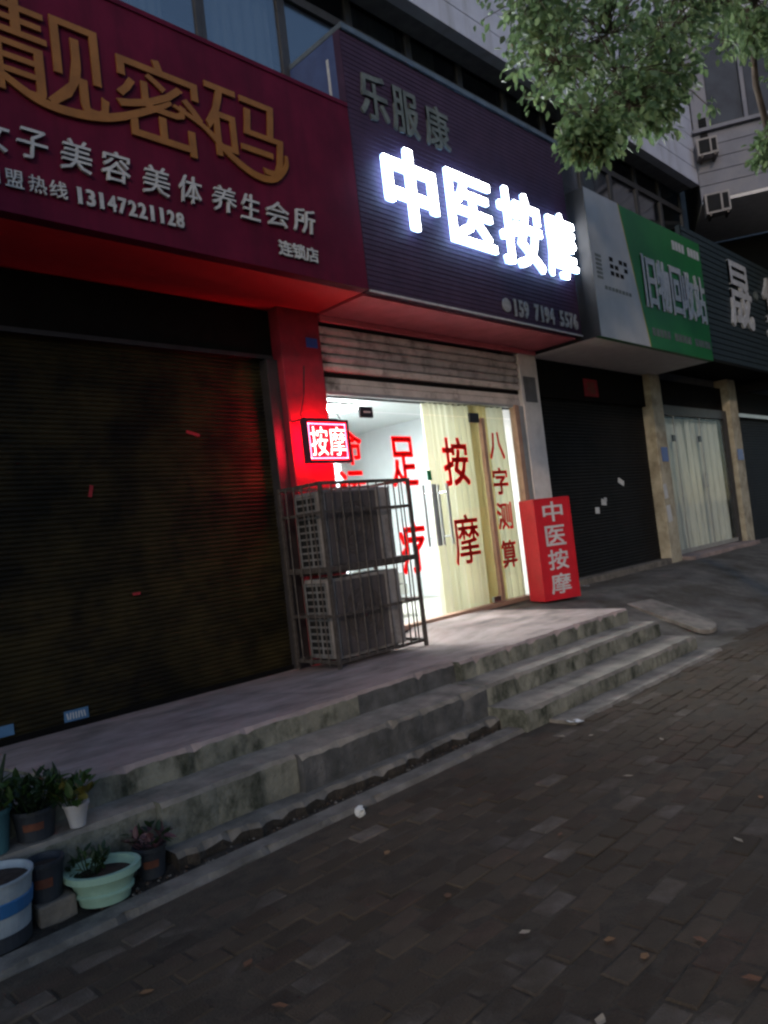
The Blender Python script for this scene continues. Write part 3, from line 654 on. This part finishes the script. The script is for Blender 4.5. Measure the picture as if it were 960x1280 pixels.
bx('end_cap', m_dark, s4, 9.194, 9.2025, GYs-.004, 5.94, 3.815, 5.84)
bx('top_cover', m_housing, s4, 9.206, 13.098, GYs+.081, 5.95, 5.831, 5.85); bx('soffit', m_soffgrey, s4, 9.206, 13.098, GYs+.081, 5.95, 3.812, 3.838)
ly = GYs-.001
for ch, xa in zip('旧物回收站', (10.72, 11.20, 11.68, 12.14, 12.60)): letter(ch, (xa, xa+.43, 4.42, 5.22), ly, .015, m_lett, s4, off=.02)
for k in range(9):
    xx = 11.95+k*.122
    if k != 4: bx('small_print', m_lett, s4, xx, xx+.095, ly-.003, ly, 5.53+.0*k, 5.68)
for k in range(17):
    xx = 10.82+k*.132
    if k not in (5, 11): bx('small_print', m_lettg, s4, xx, xx+.10, ly-.003, ly, 4.00, 4.12)
for k in range(6): bx('small_print', m_lettg, s4, 9.30, 9.46, ly-.0085, ly-.0052, 4.62+k*.06, 4.655+k*.06)
for k in range(4):
    for q in range(3):
        if (k+q) % 4 != 3: bx('logo_block', m_housing, s4, 9.70+k*.14, 9.80+k*.14, ly-.0085, ly-.0052, 4.72+q*.10, 4.78+q*.10)
for k in range(8): bx('small_print', m_lettg, s4, 9.48+k*.10, 9.55+k*.10, ly-.0085, ly-.0052, 4.49, 4.54)
# dark slatted sign further along
s5g = thing('signboard', (16.5, SY, 3.98), 'dark slatted signboard with large grey characters at the right edge', 'sign')
slatboard(13.12, 22, SY, 3.98, 6.30, .11, m_navy, s5g, dep=.02)
bx('soffit', m_housing, s5g, 13.12, 22, SY+.101, 5.95, 3.98, 4.01); bx('top_cover', m_housing, s5g, 13.12, 22, SY+.101, 5.95, 6.26, 6.29)
letter('晟', (15.02, 16.26, 4.72, 6.05), SY-.002, .04, m_lett, s5g, off=.012); letter('集', (17.05, 18.30, 4.72, 6.05), SY-.002, .04, m_lett, s5g, off=.012)
b = MB(); b.tube([(16.62, SY-.002, 5.55), (16.62, SY-.03, 5.55)], .10, 14); b.build('emblem', m_lettg, s5g)

# ------------------------------------------------------------------ red LED sign hung in front of the pillar
led = thing('led_sign', (4.89, 5.54, 2.27), 'small lit red dot matrix sign with two white characters by the pillar', 'sign')
X0, X1, Z0, Z1, LYf, LYb = 4.605, 5.172, 2.275, 2.710, 5.49, 5.57
b = MB(); t = .03
b.box(X0, X1, LYf, LYb, Z0, Z0+t); b.box(X0, X1, LYf, LYb, Z1-t, Z1); b.box(X0, X0+t, LYf, LYb, Z0+t, Z1-t); b.box(X1-t, X1, LYf, LYb, Z0+t, Z1-t)
b.build('case', M('led_case', (.10, .03, .05), rough=.4, bump=0), led)
m_red = EM('led_red_panel', (1, .0006, .004), 8.0, (.1, .01, .01)); m_redb = EM('led_red_back', (1, .002, .025), 46.0, (.1, .01, .01)); m_dot = EM('led_dot', (1.0, .74, .66), 4.5); m_dotb = EM('led_dot_border', (1.0, .42, .85), 5.0)
bx('display', m_red, led, X0+t, X1-t, LYf+.012, LYf+.02, Z0+t, Z1-t); bx('display', m_redb, led, X0+t, X1-t, LYb-.02, LYb-.012, Z0+t, Z1-t)
def dots(pts, r, y):
    b = MB()
    for (x, z_) in pts: b.add([(x-r, y, z_-r*.5), (x-r*.5, y, z_-r), (x+r*.5, y, z_-r), (x+r, y, z_-r*.5), (x+r, y, z_+r*.5), (x+r*.5, y, z_+r), (x-r*.5, y, z_+r), (x-r, y, z_+r*.5)], [(0, 1, 2, 3, 4, 5, 6, 7)])
    return b
for ch, (xa, xb) in (('按', (X0+.062, X0+.272)), ('摩', (X0+.300, X0+.510))):
    v, f, nz = glyph(ch, -.006, 0); ax, bx_ = min(p.x for p in v), max(p.x for p in v); ay, by = min(p.y for p in v), max(p.y for p in v)
    tree = BVHTree.FromPolygons([tuple(p) for p in v], f); pts = []; n = 27; nh = 36
    za, zb = Z0+.075, Z1-.075
    for i in range(n):
        for k in range(nh):
            u, w = (i+.5)/n, (k+.5)/nh
            if tree.ray_cast(Vector((ax+(bx_-ax)*u, ay+(by-ay)*w, 1)), Vector((0, 0, -1)))[0] is not None: pts.append((xa+(xb-xa)*u, za+(zb-za)*w))
    dots(pts, .0042, LYf+.011).build('led_character', m_dot, led)
pts = []; n = 44
for i in range(n): x = X0+.045+(X1-X0-.09)*i/(n-1); pts += [(x, Z0+.047), (x, Z1-.047)]
for i in range(34): z_ = Z0+.047+(Z1-Z0-.094)*i/33; pts += [(X0+.045, z_), (X1-.045, z_)]
dots(pts, .0042, LYf+.011).build('led_border', m_dotb, led)
b = MB(); b.box(X0+.02, X1-.10, 5.525, 5.545, Z1+.001, Z1+.016); b.box(X0+.02, X0+.04, 5.545, 5.72, Z1+.001, Z1+.016); b.box(X1-.12, X1-.10, 5.545, 5.72, Z1+.001, Z1+.016); b.build('bracket', m_black, led)
b = MB(); b.tube([(X1-.06, 5.53, Z1), (X1-.10, 5.55, Z1+.10), (5.08, 5.70, 2.98)], .005, 6); b.tube([(X0+.05, 5.57, Z1), (4.70, 5.66, Z1+.07), (4.82, 5.712, Z1+.30), (4.86, 5.712, 3.3)], .006, 6); b.build('cable', m_black, led)

# ------------------------------------------------------------------ cage with two outdoor units
cx0, cx1, cy0, cy1, cz0, cz1 = 4.33, 5.49, 5.06, 5.66, .335, 2.045
cg = thing('steel_cage', ((cx0+cx1)/2, (cy0+cy1)/2, cz0), 'rusty barred steel cage around two outdoor units before the pillar', 'cage')
q = .017
for (x, y) in ((cx0, cy0), (cx1, cy0), (cx0, cy1), (cx1, cy1)): bx('post', m_cage, cg, x-q, x+q, y-q, y+q, cz0+(.02 if y < 5.3 else 0), cz1, .003)
for z_, h in ((cz1-.03, .03), (1.755, .026), (1.225, .05), (.815, .026), (.40, .03)):
    bx('rail', m_cage, cg, cx0+q+.001, cx1-q-.001, cy0-.012, cy0+.012, z_, z_+h, .002); bx('rail', m_cage, cg, cx0-.012, cx0+.012, cy0+q+.001, cy1-q-.001, z_, z_+h, .002)
    bx('rail', m_cage, cg, cx1-.012, cx1+.012, cy0+q+.001, cy1-q-.001, z_, z_+h, .002); bx('rail', m_cage, cg, cx0+q+.001, cx1-q-.001, cy1-.012, cy1+.012, z_, z_+h, .002)
def bars(pts):
    for (x, y) in pts:
        b = MB(); w = random.uniform(-.006, .006); b.tube([(x, y, .405), (x+w, y, 1.2), (x-w*.5, y, cz1-.012)], .0075, 6); b.build('bar', m_cage, cg)
bars([(cx0+(cx1-cx0)*k/10, cy0-.0195) for k in range(1, 10)]); bars([(cx0-.0195, cy0+(cy1-cy0)*k/5) for k in range(1, 5)]); bars([(cx1+.0195, cy0+(cy1-cy0)*k/4) for k in range(1, 4)])
bx('shelf_bar', m_cage, cg, cx0+.013, cx1-.013, 5.20, 5.24, 1.20, 1.224); bx('shelf_bar', m_cage, cg, cx0+.013, cx1-.013, 5.46, 5.50, 1.20, 1.224)
bx('shelf_bar', m_cage, cg, cx0+.013, cx1-.013, 5.20, 5.24, .375, .399); bx('shelf_bar', m_cage, cg, cx0+.013, cx1-.013, 5.46, 5.50, .375, .399)
def aircon(z0, z1, label):
    x0, x1, y0, y1 = 4.40, 5.30, 5.13, 5.56
    t = thing('outdoor_unit', ((x0+x1)/2, (y0+y1)/2, z0), label, 'air conditioner')
    bx('casing', m_ac, t, x0+.03, x1, y0+.02, y1, z0+.02, z1, .012)
    fp = bx('fan_panel', m_acpan, t, x0+.05, x1-.22, y0, y0+.019, z0+.05, z1-.03, .006)
    cxx, czz, rr = (x0+x1-.17)/2, (z0+z1)/2+.01, .25
    b = MB()
    for r_ in (.06, .10, .14, .18, .22, .25):
        b.tube([(cxx+r_*math.cos(a), y0-.006, czz+r_*math.sin(a)) for a in [2*math.pi*k/28 for k in range(29)]], .004, 5, cap=False)
    for k in range(8): a = math.pi*2*k/8; b.tube([(cxx+.05*math.cos(a), y0-.006, czz+.05*math.sin(a)), (cxx+rr*math.cos(a), y0-.006, czz+rr*math.sin(a))], .004, 5)
    b.build('fan_guard', m_cage, fp)
    bx('side_panel', m_ac, t, x1-.20, x1-.012, y0+.004, y0+.019, z0+.04, z1-.02, .006)
    b = MB(); n = 11
    bx('coil', m_dark, t, x0+.022, x0+.029, y0+.09, y1-.03, z0+.05, z1-.04)
    for k in range(n):
        z_ = z0+.055+(z1-z0-.11)*k/(n-1); b.box(x0+.004, x0+.021, y0+.09, y1-.03, z_-.009, z_+.009)
    for yy in (y0+.09, y0+.21, y1-.05): b.box(x0, x0+.0035, yy, yy+.022, z0+.04, z1-.03)
    b.build('side_grille', m_fin, t)
    bx('corner_panel', m_ac, t, x0, x0+.029, y0+.022, y0+.085, z0+.03, z1-.02, .004)
    b = MB(); b.tube([(x1, y1-.10, z0+.20), (x1+.05, y1-.09, z0+.19), (x1+.09, y1-.05, z0+.12), (x1+.10, y1+.02, z0+.05), (x1+.08, y1+.06, z0+.02)], .022, 8); b.build('hose', m_white_p, t, smooth=True)
    for xx in (x0+.1, x1-.16): bx('foot', m_cage, t, xx, xx+.06, y0+.03, y1-.03, z0, z0+.019)
aircon(1.225, 1.98, 'grey outdoor air conditioner on the upper shelf of the cage')
aircon(.40, 1.16, 'grey outdoor air conditioner at the bottom of the cage')

# ------------------------------------------------------------------ red free-standing box sign
ang = math.atan2(4.948-5.139, 8.332-7.80)
bs = thing('box_sign', (7.80, 5.139, .452), 'red standing box sign with white vertical characters beside the door', 'sign', rotz=ang)
w_, d_, h_ = .565, .30, 1.275
MB().box(0, w_, 0, d_, .0, h_).build('box', m_boxred, bs, .012)
b = MB(); e = .018
b.box(.004, w_-.004, -.010, -.0005, .004, e); b.box(.004, w_-.004, -.010, -.0005, h_-e, h_-.004); b.box(.004, e, -.010, -.0005, e+.001, h_-e-.001); b.box(w_-e, w_-.004, -.010, -.0005, e+.001, h_-e-.001)
b.build('edge_trim', m_boxred, bs)
for ch, zc in zip('中医按摩', (1.10, .80, .50, .20)): letter(ch, (.13, .44, zc-.125, zc+.125), -.0006, .004, M('box_letters', (.62, .60, .60), (.5, .48, .48), rough=.6, scale=9, bump=0) if ch == '中' else bpy.data.materials['box_letters'], bs, off=.012)

# ------------------------------------------------------------------ small flat things on the fronts
def plate(name, label, cat, mat, x, z_, w, h, y, rot=0, d=.004): return tag(flat(name, mat, None, x, z_, w, h, y, rot, d), label, cat)
rp = thing('paper_banner', (10.86, 5.80, 3.30), 'small red paper banner pasted over the dark shutter', 'banner')
flat('paper', m_paper, rp, 10.87, 3.46, .44, .28, 5.815); letter('福', (10.73, 11.0, 3.36, 3.56), 5.811, .001, m_potor, rp, off=.01)
plate('number_plate', 'blue number plate on the yellowed pillar left of the pale door', 'plate', m_bluepl, 13.02, 2.36, .26, .26, 5.695)
plate('number_plate', 'blue number plate on the pillar right of the pale door', 'plate', m_bluepl, 16.78, 2.34, .34, .24, 5.695)
for (x, z_, w, h, i) in ((12.86, 1.7, .14, .26, 0), (12.9, 1.3, .16, .3, 1)): plate('poster', 'torn pale poster on the yellowed pillar, %s one' % ('upper', 'lower')[i], 'poster', m_white_p, x, z_, w, h, 5.696, .1)
plate('stencil_patch', 'dark stencilled patch at the top of the tiled pillar', 'sticker', m_wall, 8.96, 3.30, .30, .36, 5.715)
plate('stencil_patch', 'blue black label near the top of the red lit pillar', 'sticker', m_bluepl, 5.0, 3.55, .15, .10, 5.715)
pb = MB()
for k in range(1):
    pass
# plastic bag crumpled at the foot of the glass panel
b = MB(); n, m = 14, 9
for i in range(m+1):
    ph = math.pi*i/m
    for k in range(n):
        th = 2*math.pi*k/n; r = .10*(1+.25*noise1(th*2+i, 3)+.15*math.sin(5*th+i))*math.sin(ph)**.8
        b.v.append((8.36+r*math.cos(th), 5.52+r*.8*math.sin(th), .452+.16-.16*math.cos(ph)-.0))
for i in range(m):
    for k in range(n): b.f.append((i*n+k, i*n+(k+1) % n, (i+1)*n+(k+1) % n, (i+1)*n+k)); b.m.append(0)
tag(b.build('plastic_bag', m_white_p, None), 'crumpled whitish plastic bag beside the red box sign', 'bag')

# ------------------------------------------------------------------ trees
def leaf(b, p, d, nrm, L_, W, mi):
    s_ = d.cross(nrm).normalized(); n = s_.cross(d)
    b.add([p, p+d*L_*.35+s_*W*.5+n*W*.12, p+d*L_*.4-n*W*.05, p+d*L_*.35-s_*W*.5+n*W*.12, p+d*L_*.75+s_*W*.33, p+d*L_*.75-s_*W*.33, p+d*L_-n*W*.1],
          [(0, 1, 2), (0, 2, 3), (1, 4, 6, 2), (2, 6, 5, 3)], mi)
def rv(): return Vector((random.gauss(0, 1), random.gauss(0, 1), random.gauss(0, 1))).normalized()
def street_tree(label, base, fork, clumps, dens, ls):
    t = thing('street_tree', base, label, 'tree'); B = Vector(base)
    b = MB(); b.tube([B-Vector((0, 0, .05)), B+(Vector(fork)-B)*.3+Vector((.05, .03, 0)), B+(Vector(fork)-B)*.7-Vector((.04, .02, 0)), Vector(fork)], [.17, .13, .115, .09], 12); b.build('trunk', m_bark, t, smooth=True)
    lb = MB(); tw = MB(); F = Vector(fork); joined = [(F-Vector((0, 0, .05)), .055)]; clumps = sorted(clumps, key=lambda q: (Vector(q[0])-F).length)
    for (c, r, big) in clumps:
        c = Vector(c); fr0, rad = min(joined, key=lambda q: (q[0]-c).length+(.8 if q[1] < .016 else 0)); r1 = max(.010, rad*.72)
        mid = fr0+(c-fr0)*.5+Vector((random.uniform(-.1, .1), random.uniform(-.1, .1), .10)); joined.append((c, r1))
        bb = MB(); bb.tube([fr0, mid, c], [rad*.9, (rad*.9+r1)/2, r1], 7); bb.build('branch', m_bark, t, smooth=True)
        tips = [c+Vector((random.gauss(0, .55), random.gauss(0, .55), random.gauss(0, .5)))*r for _ in range(int(26+70*r))]
        for tp in tips:
            tw.tube([c+(tp-c)*.1, c+(tp-c)*.55+Vector((0, 0, .04)), tp], [.007, .005, .003], 4, cap=False)
            nl = int(dens*random.uniform(.6, 1.3))
            for _ in range(nl):
                p = tp+rv()*random.uniform(.02, .16)*(.6+r*.6); d = ((p-c).normalized()*.6+rv()*.8+Vector((0, 0, -.55))).normalized()
                n = (Vector((0, 0, 1))+rv()*.6).normalized(); k = ls*random.uniform(.7, 1.25)
                leaf(lb, p, d, n, .078*k, .046*k, random.choice((0, 0, 1, 1, 2)))
    tw.build('twigs', m_bark, t, kind='stuff'); lb.build('crown', m_leaf, t, kind='stuff')
    return t
def at(px, py, t):
    return CAM+(fw+r2*((px-480)/FPX)-u2*((py-640)/FPX))*t
cl = [(at(c[0], c[1]-14, c[2]), c[3], 1) for c in ((668, 15, 6.2, .36), (700, 95, 6.0, .30), (690, 55, 6.3, .33), (735, 165, 5.8, .24), (722, 192, 5.7, .10), (748, 190, 5.75, .12), (760, 55, 6.2, .45), (790, 145, 6.0, .26), (775, 105, 6.1, .36), (822, 150, 6.1, .16), (830, 60, 6.4, .36), (838, 115, 6.2, .22), (850, 10, 6.5, .40), (905, 12, 7.0, .34), (945, 15, 7.5, .40), (940, 60, 7.4, .18), (965, 195, 8.0, .17), (985, 60, 7.8, .3),
     (700, -60, 6.6, .45), (800, -80, 6.8, .5), (900, -80, 7.2, .55), (1000, -20, 7.6, .5), (1080, -60, 7.2, .6))]
street_tree('leafy street tree whose hanging branches fill the upper right corner', (8.3, 1.3, -.05), (8.2, 1.35, 5.2), cl, 11, 1.0)
cl = [((-4.6+random.gauss(0, .9), 1.1+random.gauss(0, .9), 6.2+random.gauss(0, .9)), .8, 0) for _ in range(11)]+[((-4.5, -1.1, 3.3), .8, 0), ((-4.0, -.6, 3.7), .7, 0), ((-5.0, -1.8, 3.2), .7, 0)]  # the three fixed low clumps are added to shade the pots
street_tree('street tree standing left of the shops beside the pavement', (-4.9, .9, -.05), (-4.8, 1.0, 4.2), cl, 7, 2.1)

# ------------------------------------------------------------------ potted plants on the left
def foliage(parent, cx, cy, z, r, h, n, mats, L_=.08, W=.04, upright=.6):
    b = MB()
    for i in range(n):
        a = random.random()*6.28; q = r*math.sqrt(random.random()); base = Vector((cx+q*.5*math.cos(a), cy+q*.5*math.sin(a), z)); tip = Vector((cx+q*math.cos(a), cy+q*math.sin(a), z+h*random.uniform(.25, 1)))
        d = ((tip-base).normalized()*upright+rv()*.7+Vector((0, 0, .1))).normalized(); leaf(b, tip, d, (Vector((0, 0, 1))+rv()*.5).normalized(), L_*random.uniform(.6, 1.2), W*random.uniform(.7, 1.2), random.randrange(len(mats)))
        if i % 3 == 0: b.tube([base, tip], [.003, .002], 4, 0, False)
    b.build('leaves', mats, parent, kind='stuff')
def pot(name, label, cx, cy, z0, rb, rt_, h, mat, rim=.012, rimh=.03, soil=.03, sx=1, sy=1, ang=0, cat='potted plant', rmat=None):
    t = thing(name, (cx, cy, z0), label, cat)
    p = [(0.001, 0), (rb, 0), (rb+(rt_-rb)*.5, h*.5), (rt_, h-rimh), (rt_+rim, h-rimh+.003), (rt_+rim, h), (rt_-.004, h), (rt_-.01, h-.02), (rb+(rt_-rb)*.7-.01, h*.7)]
    MB().lathe(p, cx, cy, z0, 30, 0, sx, sy, ang).build('pot', mat, t, smooth=False)
    rs = rb+(rt_-rb)*(1-soil/h)-.006
    MB().lathe([(.001, h-soil+.006), (rs*.6, h-soil+.004), (rs, h-soil)], cx, cy, z0, 24, 0, sx, sy, ang).build('soil', m_soil, t)
    return t
# mint oval bowl
t = pot('potted_plant', 'mint green oval bowl of soil with a few low sprouts', 1.385, 3.405, .022, .10, .135, .145, m_mint, .018, .032, .035, 1.08, .9, -.6)
MB().lathe([(.108, .035), (.119, .040), (.121, .052), (.112, .058)], 1.385, 3.405, .022, 30, 0, 1.08, .9, -.6).build('rib_band', m_mint, t)
foliage(t, 1.35, 3.45, .13, .08, .09, 60, [m_pleaf[1], m_pleaf[1], m_pleaf[0]], .06, .022)
# bucket with blue band
t = pot('potted_plant', 'white bucket with a blue band and reddish soil at the left edge', .945, 3.44, .022, .125, .150, .27, m_bwhite, .006, .014, .03)
MB().lathe([(.131, .0005), (.133, .06), (.1275+.01, .062)], .945, 3.44, .022, 30).build('dark_base_band', m_potdk, t); MB().lathe([(.141, .135), (.1435, .14), (.1495, .19), (.147, .195)], .945, 3.44, .022, 30).build('blue_band', m_bblue, t)
# block and dark pots
tag(MB().box(1.10, 1.26, 3.40, 3.565, .0, .10).build('concrete_block', m_kerb, None, .012), 'low grey concrete block under the dark flower pot', 'block')
def dpot(label, cx, cy, z0, r, h, fol=None):
    t = pot('potted_plant', label, cx, cy, z0, r*.82, r, h, m_potdk, .006, .02, .03)
    a0_ = -2.5; b = MB(); n = 8
    for z_ in (h*.38, h*.62):
        for k in range(n+1): a_ = a0_+1.0*k/n; rr = r*.82+r*.18*(z_/h)+.004; b.v.append((cx+rr*math.cos(a_), cy+rr*math.sin(a_), z0+z_))
    for k in range(n): b.f.append((k, k+1, n+2+k, n+1+k)); b.m.append(0)
    b.build('orange_label', m_potor, t); return t
dpot('dark plastic pot with an orange patch standing on the concrete block', 1.165, 3.485, .102, .080, .165)
t = dpot('dark pot of leafy plants with an orange patch, above the block', 1.215, 3.69, .302, .095, .14); foliage(t, 1.215, 3.69, .42, .13, .13, 150, [m_pleaf[1], m_pleaf[0], m_pleaf[1]], .07, .035)
t = pot('potted_plant', 'small white pot with a yellow green leafy plant on the step', 1.385, 3.635, .302, .035, .055, .11, m_potwh, .005, .015, .02); foliage(t, 1.375, 3.65, .40, .10, .10, 70, [m_pleaf[0], m_pleaf[0], m_pleaf[2]], .075, .04)
t = pot('potted_plant', 'teal pot with tall green shoots at the left edge', 1.02, 3.68, .302, .07, .088, .19, m_teal, .008, .02, .03); foliage(t, 1.02, 3.68, .46, .10, .14, 50, [m_pleaf[0], m_pleaf[1]], .08, .035)
b = MB()
for (ox, oy, tx, ty, hh) in ((.03, .0, .10, .02, .24), (-.02, .02, -.02, .03, .16), (.0, -.03, -.09, -.01, .15)):
    p0 = Vector((1.02+ox, 3.68+oy, .47)); p1 = Vector((1.02+tx, 3.68+ty, .47+hh)); b.tube([p0, (p0+p1)/2+Vector((0, 0, .02)), p1], [.010, .012, .004], 6)
b.build('shoot', m_pleaf[1], t)
t = dpot('small dark pot with pinkish leaves right of the mint bowl', 1.635, 3.45, .016, .075, .145); foliage(t, 1.635, 3.45, .155, .10, .06, 60, [m_pleaf[3], m_pleaf[3], m_pleaf[1]], .06, .035)

# ------------------------------------------------------------------ litter
def scrap(name, label, cat, x, y, z_, L_, W, mat, group=None):
    b = MB(); a = random.random()*6.28; d = Vector((math.cos(a), math.sin(a), 0)); s_ = Vector((-d.y, d.x, 0)); p = Vector((x, y, z_)); c = random.uniform(.1, .3)*W
    b.add([p-d*L_*.5+Vector((0, 0, c*.5)), p-d*L_*.1+s_*W*.5+Vector((0, 0, c)), p+Vector((0, 0, .002)), p-d*L_*.1-s_*W*.5+Vector((0, 0, c)), p+d*L_*.3+s_*W*.3+Vector((0, 0, c*.8)), p+d*L_*.3-s_*W*.3+Vector((0, 0, c*.6)), p+d*L_*.5+Vector((0, 0, c*1.3))], [(0, 2, 1), (0, 3, 2), (1, 2, 6, 4), (2, 3, 5, 6)])
    return tag(b.build(name, mat, None), label, cat, group)
tp = thing('crumpled_tissue', at(451, 1022, 1), 'crumpled white tissue lying on the paving below the steps', 'litter')
c0 = at(451, 1022, 1); dd = c0-CAM; k = (0.003-1.5)/dd.z; c0 = CAM+dd*k; tp.location = c0; ORG[tp.name] = Vector(c0)
b = MB(); n, m = 9, 6
for i in range(m+1):
    ph = math.pi*i/m
    for q_ in range(n): th = 2*math.pi*q_/n; r = .026*(1+.4*random.uniform(-1, 1))*math.sin(ph)+.001; b.v.append((c0.x+r*math.cos(th), c0.y+r*math.sin(th), c0.z+.033-.033*math.cos(ph)))
for i in range(m):
    for q_ in range(n): b.f.append((i*n+q_, i*n+(q_+1) % n, (i+1)*n+(q_+1) % n, (i+1)*n+q_)); b.m.append(0)
b.build('paper', m_white_p, tp)
LV = [((656, 1166), 2), ((762, 1176), 0), ((923, 1050), 2), ((827, 924), 2), ((739, 920), 2), ((702, 921), 2), ((183, 1240), 0), ((484, 1067), 0), ((806, 1197), 0), ((751, 1278), 2), ((951, 997), 0), ((700, 1043), 1), ((310, 1205), 1), ((350, 1258), 1), ((785, 970), 2), ((875, 1175), 1), ((600, 1000), 1), ((940, 1225), 1), ((560, 1120), 1)]
for i, ((px, py), c) in enumerate(LV):
    dd = at(px, py, 1)-CAM; p = CAM+dd*((.008-1.5)/dd.z)
    scrap('fallen_leaf', 'dry fallen leaf lying flat on the dark brick paving', 'leaf', p.x, p.y, .008, random.uniform(.045, .065), random.uniform(.022, .035), m_deadleaf[c], 'fallen leaves on the brick paving')
for i, ((px, py), z_, lab) in enumerate((((733, 733), .42, 'white scrap on the ground beside the red box sign'), ((789, 714), .45, 'left white scrap of litter below the dark shutter'), ((804, 708), .45, 'right white scrap of litter below the dark shutter'), ((719, 903), .012, 'white scrap of litter by the end of the lowest step'))):
    dd = at(px, py, 1)-CAM; p = CAM+dd*((z_-1.5)/dd.z); scrap('litter_scrap', lab, 'litter', p.x, p.y, z_, .13, .09, m_white_p)
